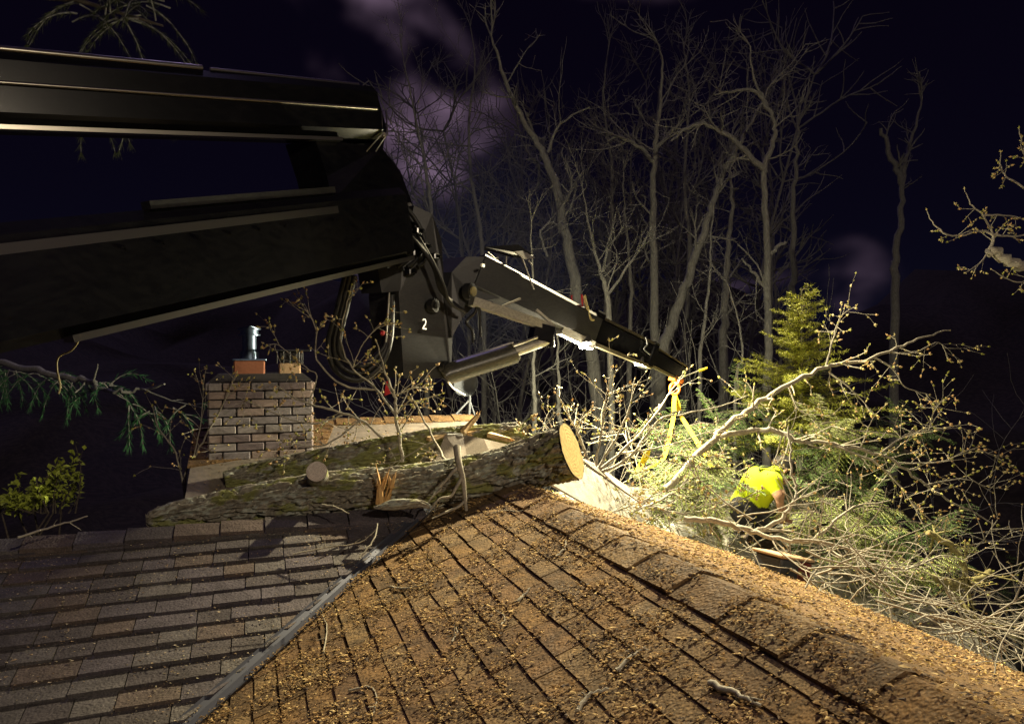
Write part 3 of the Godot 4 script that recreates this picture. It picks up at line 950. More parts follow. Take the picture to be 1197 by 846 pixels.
func build_crane() -> void:
	var side := Vector3(0.876, 0, 0.482)
	var off := side * -0.3
	var t := thing("knuckle_boom_crane", "glossy black knuckle boom crane reaching over the roof from the left", "crane", Vector3(-4.6, 0, 0.9))
	# first boom: box section with cut corners
	var a := at(100, 319, 3.2)
	var b := at(456, 262, 5.15)
	var dir := (b - a).normalized()
	var a2 := a - dir * 2.9
	var s := Shape.new()
	s.beam(a2, b, Vector3.UP, hexa(0.19, 0.255, 0.05))
	var mb := obj("main_boom", s, M.black, t)
	# lower flange in bright metal, put in to draw the lit bottom edge
	s = Shape.new()
	var x := dir.cross(Vector3.UP).normalized()
	var y := x.cross(dir)
	if x.dot(side) < 0: x = -x
	s.beam(a - dir * 0.25 + x * 0.185 - y * 0.262, b - dir * 0.05 + x * 0.185 - y * 0.262, Vector3.UP, [Vector2(-0.05, -0.012), Vector2(0.03, -0.012), Vector2(0.03, 0.02), Vector2(-0.05, 0.012)])
	obj("lower_flange", s, M.rail, mb)
	s = Shape.new()
	s.beam(a2 + x * 0.192 + y * 0.15, b - dir * 0.75 + x * 0.192 + y * 0.15, Vector3.UP, rim(0.004, 0.022))
	obj("slide_rail", s, M.rail, mb)  # bright strip added for the glint along the boom side
	s = Shape.new()
	s.beam(a + dir * 0.3 + x * 0.12 + y * 0.275, b - dir * 0.7 + x * 0.12 + y * 0.275, Vector3.UP, rim(0.035, 0.02))
	obj("top_rail", s, M.grey, mb)
	for k in 9:
		obj("bolt", bolt(a + dir * (0.1 + k * 0.2) + x * 0.19 + y * 0.09, x, 0.009, 0.012), M.black, mb)
	# second boom folded above it
	var c := at(-30, 108, 3.75)
	var d := at(432, 136, 5.35)
	var dir2 := (d - c).normalized()
	var c2 := c - dir2 * 2.8
	s = Shape.new()
	s.beam(c2, d, Vector3.UP, hexa(0.16, 0.2, 0.06))
	var ub := obj("upper_boom", s, M.black, t)
	var x2 := dir2.cross(Vector3.UP).normalized()
	var y2 := x2.cross(dir2)
	if x2.dot(side) < 0: x2 = -x2
	s = Shape.new()
	s.tube([c2 + x2 * 0.172 + y2 * 0.012, d - dir2 * 0.03 + x2 * 0.172 + y2 * 0.012], [0.011, 0.011], 10)
	obj("hydraulic_pipe", s, M.rail, ub)  # thin metal tube added to draw the highlight line of the boom
	s = Shape.new()
	s.beam(c2 + x2 * 0.12 - y2 * 0.215, d - dir2 * 0.35 + x2 * 0.12 - y2 * 0.215, Vector3.UP, rim(0.03, 0.012))
	obj("lower_flange", s, M.rail, ub)  # bright strip put in for the glint on the lower edge
	s = Shape.new()
	s.tube([c2 + x2 * 0.07 + y2 * 0.225, d - dir2 * 1.25 + x2 * 0.07 + y2 * 0.222], [0.022, 0.022], 8)
	s.tube([d - dir2 * 1.2 + x2 * 0.07 + y2 * 0.22, d - dir2 * 0.1 + x2 * 0.07 + y2 * 0.21], [0.015, 0.015], 8)
	obj("top_pipe", s, M.rail, ub)
	# boom head: side cheeks, pins and a guide of two bent rods
	s = Shape.new()
	s.plate(px([[395, 100, 5.2], [425, 102, 5.3], [443, 118, 5.4], [452, 150, 5.45], [446, 182, 5.4], [425, 196, 5.3], [392, 182, 5.2]]), off)
	var hd := obj("boom_head", s, M.black, t)
	for p in [[413, 113, 5.23], [436, 121, 5.35], [446, 158, 5.4], [424, 178, 5.28], [441, 141, 5.36]]:
		obj("pin", bolt(at(p[0], p[1], p[2]), side, 0.02, 0.03), M.steel, hd)
	s = Shape.new()
	for k in 2:
		s.tube(px([[446 + k * 5, 130, 5.3], [447 + k * 6, 156, 5.25], [428 + k * 11, 177, 5.25]]), [0.006, 0.006, 0.006], 6)
	obj("hose_guide", s, M.rail, hd)
	# link that carries the second boom on the first
	s = Shape.new()
	s.plate(px([[368, 162, 4.95], [446, 172, 5.35], [468, 200, 5.45], [482, 238, 5.5], [484, 300, 5.5], [452, 306, 5.3], [402, 258, 5.1], [388, 236, 5.05], [382, 206, 5.0]]), off)
	var lk := obj("link_arm", s, M.black, t)
	for p in [[415, 235, 5.1], [436, 234, 5.22], [448, 235, 5.28], [430, 241, 5.2], [443, 246, 5.25], [476, 240, 5.44], [468, 254, 5.4], [410, 243, 5.08], [398, 262, 5.05], [455, 262, 5.3], [470, 276, 5.4]]:
		obj("pin", bolt(at(p[0], p[1], p[2]), side, rr(0.012, 0.022), 0.03), M.steel, lk)
	for k in 4:
		s = Shape.new()
		s.tube(smooth(px([[455 + 6 * k, 240, 5.3], [474 + 5 * k, 262, 5.35], [480 + 6 * k, 288, 5.35], [466 + 10 * k, 304, 5.3], [452 + 12 * k, 312, 5.25]]), 5), taper(21, 0.018, 0.018), 8)
		obj("hydraulic_hose", s, M.rubber, lk)
	# hanging knuckle arm that carries the number
	s = Shape.new()
	s.plate(px([[484, 240, 5.35], [505, 250, 5.4], [516, 280, 5.45], [519, 330, 5.45], [529, 390, 5.5], [527, 442, 5.5], [472, 442, 5.3], [466, 345, 5.28], [470, 300, 5.3]]), off)
	var kn := obj("knuckle_arm", s, M.grey, t)
	var tm := TextMesh.new()
	tm.text = "2"
	var fo := SystemFont.new()
	fo.font_names = PackedStringArray(["Droid Sans"])
	tm.font = fo
	tm.font_size = 64
	tm.pixel_size = 0.0018
	tm.depth = 0.004
	var num := obj("number", tm, M.paint_white, kn, false)
	num.transform = whole(kn).affine_inverse() * Transform3D(Basis.looking_at(-side, Vector3.UP), at(491, 379, 5.3) + side * 0.04)
	for p in [[503, 357, 5.38, 0.055], [516, 428, 5.44, 0.045]]:
		s = bolt(at(p[0], p[1], p[2]), side, p[3], 0.05)
		s.tube([at(p[0], p[1], p[2]) + side * 0.05, at(p[0], p[1], p[2]) + side * 0.065], [p[3] * 0.55, p[3] * 0.5], 10)
		obj("pivot", s, M.grey, kn)
	for k in 5:
		s = Shape.new()
		s.tube(smooth(px([[462 + 7 * k, 262 + 4 * k, 5.25], [486 + 5 * k, 282 + 6 * k, 5.2], [506 + 3 * k, 312 + 5 * k, 5.22], [514 + 3 * k, 338 + 4 * k, 5.28], [528 + 4 * k, 352 + 3 * k, 5.34]]), 5), taper(21, 0.013, 0.013), 8)
		obj("hydraulic_hose", s, M.rubber, kn)
	for p in [[478, 262, 5.28], [488, 270, 5.3], [496, 288, 5.32], [484, 296, 5.3], [508, 300, 5.36], [479, 318, 5.28]]:
		s = Shape.new()
		s.bevel_box(Transform3D(Basis.looking_at(side), at(p[0], p[1], p[2])), Vector3(0.07, 0.05, 0.06), 0.008)
		s.tube([at(p[0], p[1], p[2]), at(p[0], p[1], p[2]) + side * 0.06], [0.014, 0.014], 8)
		obj("hose_fitting", s, M.black, kn)
	# bracket and hose loop left of the arm
	s = Shape.new()
	s.plate(px([[440, 308, 5.2], [470, 306, 5.3], [468, 340, 5.28], [446, 342, 5.2]]), side * -0.2)
	obj("hose_bracket", s, M.rubber, kn)
	for k in 3:
		s = Shape.new()
		s.tube(smooth(px([[404 + k * 5, 322, 4.9], [394 + k * 5, 362, 4.95], [384 + k * 6, 400, 5.0], [392 + k * 5, 432 - k * 6, 5.05], [418 + k * 2, 444 - k * 8, 5.1], [444 - k * 3, 428 - k * 5, 5.15], [456 - k * 2, 396, 5.2], [458 - k * 2, 345, 5.22]]), 6), taper(43, 0.024, 0.024), 8)
		obj("hose_loop", s, M.rubber, kn)
	s = Shape.new()
	s.tube(smooth(px([[455, 342, 5.15], [453, 370, 5.12], [451, 400, 5.1]]), 4), taper(9, 0.006, 0.006), 6)
	obj("drain_pipe", s, M.steel, kn)
	s = Shape.new()
	s.ball(at(447, 389, 5.1), Vector3(0.02, 0.022, 0.02))
	obj("red_marker", s, M.red, kn)
	# jib
	var j0 := at(556, 318, 5.65)
	var j1 := at(694, 386, 6.12)
	var jd := (j1 - j0).normalized()
	s = Shape.new()
	s.beam(j0, j1, Vector3.UP, hexa(0.10, 0.155, 0.03), hexa(0.095, 0.13, 0.03))
	var jb := obj("jib", s, M.grey, t)
	s = Shape.new()
	s.plate(px([[519, 348, 5.45], [528, 318, 5.5], [545, 300, 5.55], [566, 300, 5.6], [600, 322, 5.7], [598, 346, 5.68], [560, 352, 5.58], [540, 372, 5.5], [528, 395, 5.47]]), side * -0.2)
	var jr := obj("jib_root", s, M.grey, t)
	s = bolt(at(545, 341, 5.5), side, 0.07, 0.06)
	obj("pivot", s, M.grey, jr)
	s = bolt(at(545, 341, 5.5) + side * 0.06, side, 0.04, 0.015)
	obj("pivot_cap", s, M.edge, jr)
	# telescopes
	var j2 := at(760, 416, 6.35)
	var j3 := at(797, 437, 6.5)
	s = Shape.new()
	s.beam(j1 - jd * 0.1, j2, Vector3.UP, hexa(0.075, 0.115, 0.02), hexa(0.075, 0.10, 0.02))
	var e1 := obj("jib_extension", s, M.black, t)
	s = Shape.new()
	s.beam(j2 - jd * 0.1, j3, Vector3.UP, hexa(0.055, 0.08, 0.015), hexa(0.055, 0.065, 0.015))
	var e2 := obj("jib_extension", s, M.black, t)
	var jx := jd.cross(Vector3.UP).normalized()
	if jx.dot(side) < 0: jx = -jx
	var jy := jx.cross(jd)
	if jy.y < 0: jy = -jy
	s = Shape.new()
	s.beam(j1 + jy * 0.12 + jx * 0.06, j2 + jy * 0.105 + jx * 0.06, Vector3.UP, rim(0.02, 0.012))
	obj("upper_wear_strip", s, M.brass, e1)
	s = Shape.new()
	s.beam(j1 - jy * 0.13 + jx * 0.06, j2 - jy * 0.11 + jx * 0.06, Vector3.UP, rim(0.03, 0.016))
	obj("lower_wear_strip", s, M.brass, e1)
	s = Shape.new()
	s.beam(j2 + jy * 0.085 + jx * 0.045, j3 + jy * 0.07 + jx * 0.045, Vector3.UP, rim(0.014, 0.008))
	s.beam(j2 - jy * 0.09 + jx * 0.045, j3 - jd * 0.06 - jy * 0.075 + jx * 0.045, Vector3.UP, rim(0.02, 0.01))
	obj("wear_strip", s, M.brass, e2)
	s = Shape.new()
	s.beam(j3 - jd * 0.09 - jy * 0.075, j3 + jd * 0.01 - jy * 0.07, Vector3.UP, rim(0.05, 0.022))
	obj("red_tip", s, M.orange, e2)
	for p in [[j1 - jd * 0.02, 0.04, 0.17], [j2 - jd * 0.02, 0.025, 0.13]]:
		s = Shape.new()
		s.beam(p[0] - jd * p[1], p[0] + jd * p[1], Vector3.UP, hexa(0.09, p[2], 0.02))
		obj("collar", s, M.black, jb)
	# hoses curling at the collars
	s = Shape.new()
	s.tube(smooth(px([[683, 345, 6.0], [686, 358, 6.0], [690, 372, 6.0], [694, 374, 6.02]]), 4), taper(13, 0.014, 0.014), 6)
	obj("hose_end", s, M.edge, jb)
	s = Shape.new()
	s.tube(smooth(px([[755, 394, 6.2], [757, 402, 6.2], [753, 408, 6.2], [760, 414, 6.22]]), 4), taper(13, 0.008, 0.008), 6)
	obj("hose_end", s, M.rubber, e1)
	for p in [[668, 345], [680, 344]]:
		s = Shape.new()
		s.tube(px([[p[0], p[1], 6.0], [p[0] + 1, p[1] + 14, 6.0]]), [0.008, 0.008], 6)
		obj("grease_line", s, M.red, jb)
	# guard frame standing on the jib root
	s = Shape.new()
	s.plate(px([[566, 292, 5.6], [606, 289, 5.8], [624, 302, 5.85], [600, 301, 5.7]]), Vector3(0, 0.025, 0))
	var gd := obj("guard_frame", s, M.black, t)
	s = Shape.new()
	for p in [[[570, 295], [582, 305]], [[582, 300], [578, 318]], [[592, 298], [591, 325]], [[610, 300], [624, 338]], [[618, 304], [622, 310]]]:
		s.tube([at(p[0][0], p[0][1], 5.7), at(p[1][0], p[1][1], 5.7)], [0.007, 0.007], 6)
	obj("guard_strut", s, M.steel, gd)
	s = Shape.new()
	s.plate(px([[602, 294, 5.66], [611, 293, 5.7], [626, 301, 5.72], [616, 303, 5.68]]), side * -0.02)
	obj("guard_plate", s, M.steel, gd)
	s = Shape.new()
	s.bevel_box(Transform3D(Basis.looking_at(-side), at(564, 310, 5.45)), Vector3(0.05, 0.022, 0.02), 0.004)
	obj("reflector", s, M.paint_white, jr)
	# pale tie bar and the cylinder below the jib
	s = Shape.new()
	s.beam(at(551, 352, 5.4), at(644, 383, 5.75), Vector3.UP, rim(0.05, 0.034))
	s.beam(at(587, 358, 5.5), at(608, 349, 5.6), Vector3.UP, rim(0.01, 0.008))
	s.beam(at(627, 362, 5.7), at(644, 377, 5.75), Vector3.UP, rim(0.014, 0.01))
	obj("tie_bar", s, M.steel, t)
	s = Shape.new()
	s.beam(at(655, 386, 5.95), at(692, 404, 6.05), Vector3.UP, rim(0.06, 0.035))
	obj("lamp_bracket", s, M.steel, t)
	s = Shape.new()
	s.beam(at(622, 386, 5.7), at(644, 392, 5.75), Vector3.UP, rim(0.07, 0.07))
	s.tube(px([[643, 390, 5.72], [644, 406, 5.72]]), [0.035, 0.035], 10)
	obj("cylinder_clevis", s, M.black, t)
	s = Shape.new()
	s.tube(px([[520, 440, 5.42], [524, 437, 5.43], [601, 413, 5.6], [604, 411, 5.6]]), [0.05, 0.085, 0.085, 0.06], 20)
	var cy := obj("lift_cylinder", s, M.cylinder, t)
	s = Shape.new()
	s.tube(px([[600, 412, 5.6], [642, 397, 5.72]]), [0.042, 0.042], 16)
	obj("piston_rod", s, M.steel, cy)
	s = Shape.new()
	for p in [[[526, 425], [600, 400]], [[600, 404], [628, 394]]]:
		s.tube([at(p[0][0], p[0][1], 5.45), at(p[1][0], p[1][1], 5.6)], [0.012, 0.012], 6)
	obj("cylinder_pipe", s, M.steel, cy)
	s = Shape.new()
	s.tube(smooth(px([[556, 353, 5.42], [556, 364, 5.42], [545, 376, 5.42], [552, 386, 5.42], [553, 400, 5.42]]), 4), taper(17, 0.013, 0.013), 6)
	s.tube(smooth(px([[560, 354, 5.42], [561, 376, 5.42], [562, 394, 5.42]]), 4), taper(9, 0.012, 0.012), 6)
	obj("hydraulic_hose", s, M.rubber, jr)
	# column and base beside the house, left of the frame
	s = Shape.new()
	s.beam(Vector3(-4.6, 0.25, 0.9), Vector3(-4.6, 4.3, 0.9), Vector3.BACK, hexa(0.3, 0.3, 0.08))
	s.beam(Vector3(-4.6, 4.2, 0.9), a2 + dir * 0.1, Vector3.UP, hexa(0.17, 0.2, 0.05))
	s.beam(a2, c2 + dir2 * 0.1, Vector3.BACK, hexa(0.14, 0.12, 0.03))
	obj("column", s, M.black, t)
	s = Shape.new()
	s.bevel_box(Transform3D(Basis.IDENTITY, Vector3(-4.6, 0.13, 0.9)), Vector3(2.4, 0.26, 1.2), 0.03)
	obj("base_frame", s, M.black, t)
	# cable end hanging from the boom
	s = Shape.new()
	s.tube(smooth(px([[92, 388, 3.35], [90, 400, 3.35], [82, 410, 3.35], [68, 417, 3.35], [66, 432, 3.35], [70, 450, 3.35], [68, 460, 3.35]]), 4), taper(25, 0.005, 0.004), 6)
	obj("cable_end", s, M.edge, mb)
	# lamps
	work_lamp(t, at(684, 404, 6.02), Vector3(0.05, -1, 0.35).normalized(), 0.13, LAMP_A, Color(1.0, 0.95, 0.80))
	work_lamp(t, at(747, 425, 6.27), Vector3(0.05, -1, 0.3).normalized(), 0.10, LAMP_B, Color(1.0, 0.95, 0.72))
	# hook and yellow sling
	var hk := thing("lifting_hook", "small orange lifting hook on the jib tip with a yellow tipped lever", "hook", at(790, 446, 6.5))
	s = Shape.new()
	var ring := []
	for k in 17: ring.append(at(789, 454, 6.5) + Vector3(cos(TAU * k / 16) * 0.045, sin(TAU * k / 16) * 0.055, 0))
	s.tube(ring, taper(17, 0.014, 0.014), 8, false)
	s.tube(px([[791, 440, 6.5], [790, 448, 6.5]]), [0.02, 0.02], 8)
	obj("hook_ring", s, M.orange, hk)
	s = Shape.new()
	s.tube(px([[793, 447, 6.45], [800, 440, 6.45], [818, 433, 6.45]]), [0.006, 0.006, 0.006], 6)
	obj("lever", s, M.steel, hk)
	s = Shape.new()
	s.tube(px([[817, 433.5, 6.45], [827, 430, 6.45]]), [0.013, 0.01], 8)
	obj("lever_tip", s, M.web, hk)
	var sg := thing("lifting_sling", "yellow webbing sling hanging in two legs from the crane hook", "sling", at(790, 545, 6.5))
	var legs := [[[789, 462, 6.5], [793, 474, 6.5], [795, 484, 6.5], [808, 505, 6.3], [820, 525, 6.1], [833, 546, 5.8]], [[789, 462, 6.5], [788, 474, 6.48], [788, 484, 6.45], [784, 505, 6.3], [779, 526, 6.1], [774, 538, 6.0], [758, 548, 5.9]]]
	for l in legs:
		s = Shape.new()
		var pts := smooth(px(l), 4)
		for i in pts.size() - 1:
			var w0 := 0.021
			var u := Vector3(0.85, 0.2, 0.5).normalized()
			s.plate([pts[i] - u * w0, pts[i] + u * w0, pts[i + 1] + u * w0, pts[i + 1] - u * w0], Vector3(0, 0, -0.006))
		obj("webbing", s, M.web, sg)
	s = Shape.new()
	s.bevel_box(Transform3D(Basis.from_euler(Vector3(0, 0, 0.2)), at(789, 483, 6.46)), Vector3(0.05, 0.04, 0.03), 0.006)
	s.bevel_box(Transform3D(Basis.from_euler(Vector3(0, 0, -0.4)), at(796, 483, 6.46)), Vector3(0.05, 0.04, 0.03), 0.006)
	obj("wear_sleeve", s, M.rubber, sg)
	s = Shape.new()
	var pts2 := smooth(px([[757, 525, 5.9], [755, 535, 5.9], [750, 543, 5.9], [745, 552, 5.85]]), 4)
	for i in pts2.size() - 1:
		s.plate([pts2[i] - Vector3(0.03, 0, 0), pts2[i] + Vector3(0.03, 0.01, 0), pts2[i + 1] + Vector3(0.03, 0.01, 0), pts2[i + 1] - Vector3(0.03, 0, 0)], Vector3(0, 0, -0.006))
	tag(obj("strap_end", s, M.web), "short loose end of yellow strap among the pale twigs", "strap")
	s = Shape.new()
	s.plate(px([[451, 446, 4.95], [454, 445, 4.95], [456, 460, 4.95], [449, 463, 4.95]]), Vector3(0, 0, -0.006))
	tag(obj("red_ribbon", s, M.red), "small red ribbon among the budding twigs by the chimney", "ribbon")

# ---------------------------------------------------------------- the worker
func capsule_field(p: Vector3, bones: Array, k: float) -> Array:
	var d := 1e9
	var best := 1e9
	var col := Color.WHITE
	for b in bones:
		var ab: Vector3 = b[1] - b[0]
		var h := clampf((p - b[0]).dot(ab) / maxf(ab.length_squared(), 1e-9), 0, 1)
		var q: float = p.distance_to(b[0] + ab * h) - lerpf(b[2], b[3], h)
		if q < best:
			best = q; col = b[4]
		if d > 1e8: d = q
		else:
			var m := clampf(0.5 + 0.5 * (d - q) / k, 0, 1)
			d = lerpf(d, q, m) - k * m * (1 - m)
	return [d, col]
func nets(s: Shape, bones: Array, cell: float, k: float) -> void:
	var lo := Vector3.ONE * 1e9
	var hi := -lo
	for b in bones:
		for e in 2:
			lo = lo.min(b[e] - Vector3.ONE * (b[2 + e] + 0.04)); hi = hi.max(b[e] + Vector3.ONE * (b[2 + e] + 0.04))
	var n := Vector3i((hi - lo) / cell) + Vector3i.ONE * 2
	var val := PackedFloat32Array()
	val.resize(n.x * n.y * n.z)
	for z in n.z:
		for y in n.y:
			for x in n.x:
				val[(z * n.y + y) * n.x + x] = capsule_field(lo + Vector3(x, y, z) * cell, bones, k)[0]
	var id := {}
	for z in n.z - 1:
		for y in n.y - 1:
			for x in n.x - 1:
				var sum := Vector3.ZERO
				var cnt := 0
				var c8 := []
				for i in 8: c8.append(val[((z + (i >> 2)) * n.y + y + ((i >> 1) & 1)) * n.x + x + (i & 1)])
				for e in [[0, 1], [2, 3], [4, 5], [6, 7], [0, 2], [1, 3], [4, 6], [5, 7], [0, 4], [1, 5], [2, 6], [3, 7]]:
					var a: float = c8[e[0]]
					var b: float = c8[e[1]]
					if (a < 0) != (b < 0):
						var f := a / (a - b)
						var pa := Vector3(e[0] & 1, (e[0] >> 1) & 1, e[0] >> 2)
						var pb := Vector3(e[1] & 1, (e[1] >> 1) & 1, e[1] >> 2)
						sum += pa.lerp(pb, f); cnt += 1
				if cnt:
					var p := lo + (Vector3(x, y, z) + sum / cnt) * cell
					var e := cell * 0.4
					var nn := Vector3(capsule_field(p + Vector3(e, 0, 0), bones, k)[0] - capsule_field(p - Vector3(e, 0, 0), bones, k)[0], capsule_field(p + Vector3(0, e, 0), bones, k)[0] - capsule_field(p - Vector3(0, e, 0), bones, k)[0], capsule_field(p + Vector3(0, 0, e), bones, k)[0] - capsule_field(p - Vector3(0, 0, e), bones, k)[0]).normalized()
					s.col = capsule_field(p, bones, k)[1]
					id[(z * n.y + y) * n.x + x] = s.vert(p, nn)
	for z in range(1, n.z - 1):
		for y in range(1, n.y - 1):
			for x in range(1, n.x - 1):
				var q := (z * n.y + y) * n.x + x
				var strides := [1, n.x, n.x * n.y]
				for ax in 3:
					if (val[q] < 0) != (val[q + strides[ax]] < 0):
						var b1: int = strides[(ax + 1) % 3]
						var b2: int = strides[(ax + 2) % 3]
						var f4 := [id.get(q, -1), id.get(q - b1, -1), id.get(q - b1 - b2, -1), id.get(q - b2, -1)]
						if f4.min() < 0: continue
						if val[q] < 0: s.idx.append_array([f4[0], f4[2], f4[1], f4[0], f4[3], f4[2]])
						else: s.idx.append_array([f4[0], f4[1], f4[2], f4[0], f4[2], f4[3]])

func build_worker() -> void:
	var Y := Color(0.62, 0.78, 0.01)
	var T := Color(0.02, 0.022, 0.03)
	var S := Color(0.42, 0.24, 0.15)
	var B := Color(0.05, 0.035, 0.025)
	var feet := at(884, 636, 6.3)
	var t := thing("person", "worker in bright yellow shirt and dark trousers crouching among the branches", "person", feet)
	var hip := at(874, 590, 6.28)
	var chest := at(888, 568, 6.22)
	var shl := at(903, 562, 6.10)
	var shr := at(884, 556, 6.42)
	var neck := at(908, 553, 6.30)
	var head := at(916, 548, 6.33)
	var elb := at(911, 578, 6.02)
	var han := at(913, 596, 6.05)
	var elr := at(905, 575, 6.5)
	var har := at(917, 597, 6.4)
	var k1 := at(902, 606, 6.12)
	var k2 := at(893, 604, 6.45)
	var f1 := at(882, 634, 6.2)
	var f2 := at(878, 632, 6.42)
	var hl := at(871, 596, 6.2)
	var hr := at(870, 595, 6.36)
	var s := Shape.new()
	nets(s, [[hip, chest, 0.15, 0.165, Y], [chest, shl, 0.14, 0.085, Y], [chest, shr, 0.14, 0.085, Y], [chest, neck, 0.13, 0.07, Y], [neck, head, 0.055, 0.06, S], [hl, hr, 0.13, 0.13, T], [hip, hl, 0.13, 0.13, T],
		[shl, shl.lerp(elb, 0.45), 0.07, 0.062, Y], [shl.lerp(elb, 0.45), elb, 0.045, 0.04, S], [elb, han, 0.04, 0.028, S], [shr, elr, 0.068, 0.05, Y], [elr, har, 0.04, 0.028, S],
		[hl, k1, 0.10, 0.065, T], [hr, k2, 0.10, 0.065, T], [k1, f1, 0.062, 0.045, T], [k2, f2, 0.062, 0.045, T], [f1 - Vector3(0.02, 0, 0), f1 + Vector3(0.17, -0.015, 0.02), 0.05, 0.04, B], [f2 - Vector3(0.02, 0, 0), f2 + Vector3(0.17, -0.015, 0.0), 0.05, 0.04, B]], 0.013, 0.035)
	# head with nose, brow, chin and ears
	var fw := Vector3(0.75, -0.62, 0.1).normalized()
	var up := Vector3(0.62, 0.75, 0).normalized()
	var sd := fw.cross(up).normalized()
	nets(s, [[head, head + fw * 0.03, 0.088, 0.075, S], [head - up * 0.06 + fw * 0.05, head - up * 0.09 + fw * 0.07, 0.045, 0.035, S], [head + fw * 0.098 - up * 0.0, head + fw * 0.112 - up * 0.03, 0.011, 0.016, S], [head + fw * 0.092 + sd * 0.03 + up * 0.02, head + fw * 0.092 - sd * 0.03 + up * 0.02, 0.014, 0.014, S], [head + sd * 0.085, head + sd * 0.09 - up * 0.03, 0.016, 0.01, S], [head - sd * 0.085, head - sd * 0.09 - up * 0.03, 0.016, 0.01, S], [head + fw * 0.1 - up * 0.055 + sd * 0.018, head + fw * 0.1 - up * 0.055 - sd * 0.018, 0.008, 0.008, Color(0.35, 0.13, 0.1)]], 0.008, 0.018)
	# hands: palm, four bent fingers and a thumb
	for h in [[han, (han - elb).normalized(), 1.0], [har, (har - elr).normalized(), -1.0]]:
		var p: Vector3 = h[0]
		var d: Vector3 = h[1]
		var w := d.cross(Vector3(0.3, 0.1, 1)).normalized()
		var nn: Vector3 = w.cross(d).normalized() * h[2]
		var bones := [[p, p + d * 0.075, 0.024, 0.03, S]]
		for k in 4:
			var a: Vector3 = p + d * 0.07 + w * (k - 1.5) * 0.019
			var l: float = [0.036, 0.042, 0.039, 0.03][k]
			var m: Vector3 = a + (d + nn * 0.25).normalized() * l
			var e: Vector3 = m + (d * 0.5 + nn).normalized() * l * 0.7
			bones.append([a, m, 0.0095, 0.009, S]); bones.append([m, e, 0.009, 0.008, S])
		var th := p + d * 0.025 + w * 0.028
		var tm := th + (d * 0.6 + w * 0.8).normalized() * 0.035
		bones.append([th, tm, 0.012, 0.010, S]); bones.append([tm, tm + (d + nn * 0.4).normalized() * 0.03, 0.010, 0.009, S])
		nets(s, bones, 0.005, 0.008)
	obj("body", s, M.cloth, t)
	s = Shape.new()
	s.col = Color(0.02, 0.018, 0.016)
	var hb := Basis(sd, up, -fw)
	s.ball(head + up * 0.025 - fw * 0.012, Vector3(0.1, 0.095, 0.112), 10, 16, hb)
	obj("hair", s, M.cloth, t)
	s = Shape.new()
	s.col = Color(0.05, 0.07, 0.01)
	var st := [hip + Vector3(0.02, 0.125, 0.08), chest + Vector3(-0.03, 0.155, 0.06), shl.lerp(shr, 0.5) + Vector3(0.0, 0.115, 0.05), neck + Vector3(0.02, 0.02, 0.09)]
	var sp := smooth(st, 5)
	for i in sp.size() - 1:
		s.plate([sp[i] + Vector3(0, 0, 0.02), sp[i + 1] + Vector3(0, 0, 0.02), sp[i + 1] - Vector3(0, 0, 0.02), sp[i] - Vector3(0, 0, 0.02)], Vector3(0, 0.006, 0))
	obj("dark_strap", s, M.cloth, t)  # dark band laid diagonally over the back of the shirt

# ---------------------------------------------------------------- fallen crown, brush and litter
func branch_thing(called: String, label: String, group: String, stems: Array, m: Material, twigs: int, tl: float, level := 1, bs := 0.02, buds := true, lift := Vector3.ZERO) -> Node3D:
	var s := Shape.new()
	var b = Shape.new() if buds else null
	var t: Node3D = null
	for st in stems:
		var p := px(st[0])
		if t == null: t = thing(called, label, "branch", p[0], group)
		limb(s, b, p, st[1], st[2], int(twigs * (st[3] if st.size() > 3 else 1.0)), tl, level, lift, bs, st[4] if st.size() > 4 else 0.15)
	obj("stems", s, m, t)
	if buds and b.v.size(): obj("buds", b, M.bud, t).set_meta("kind", "stuff")
	return t

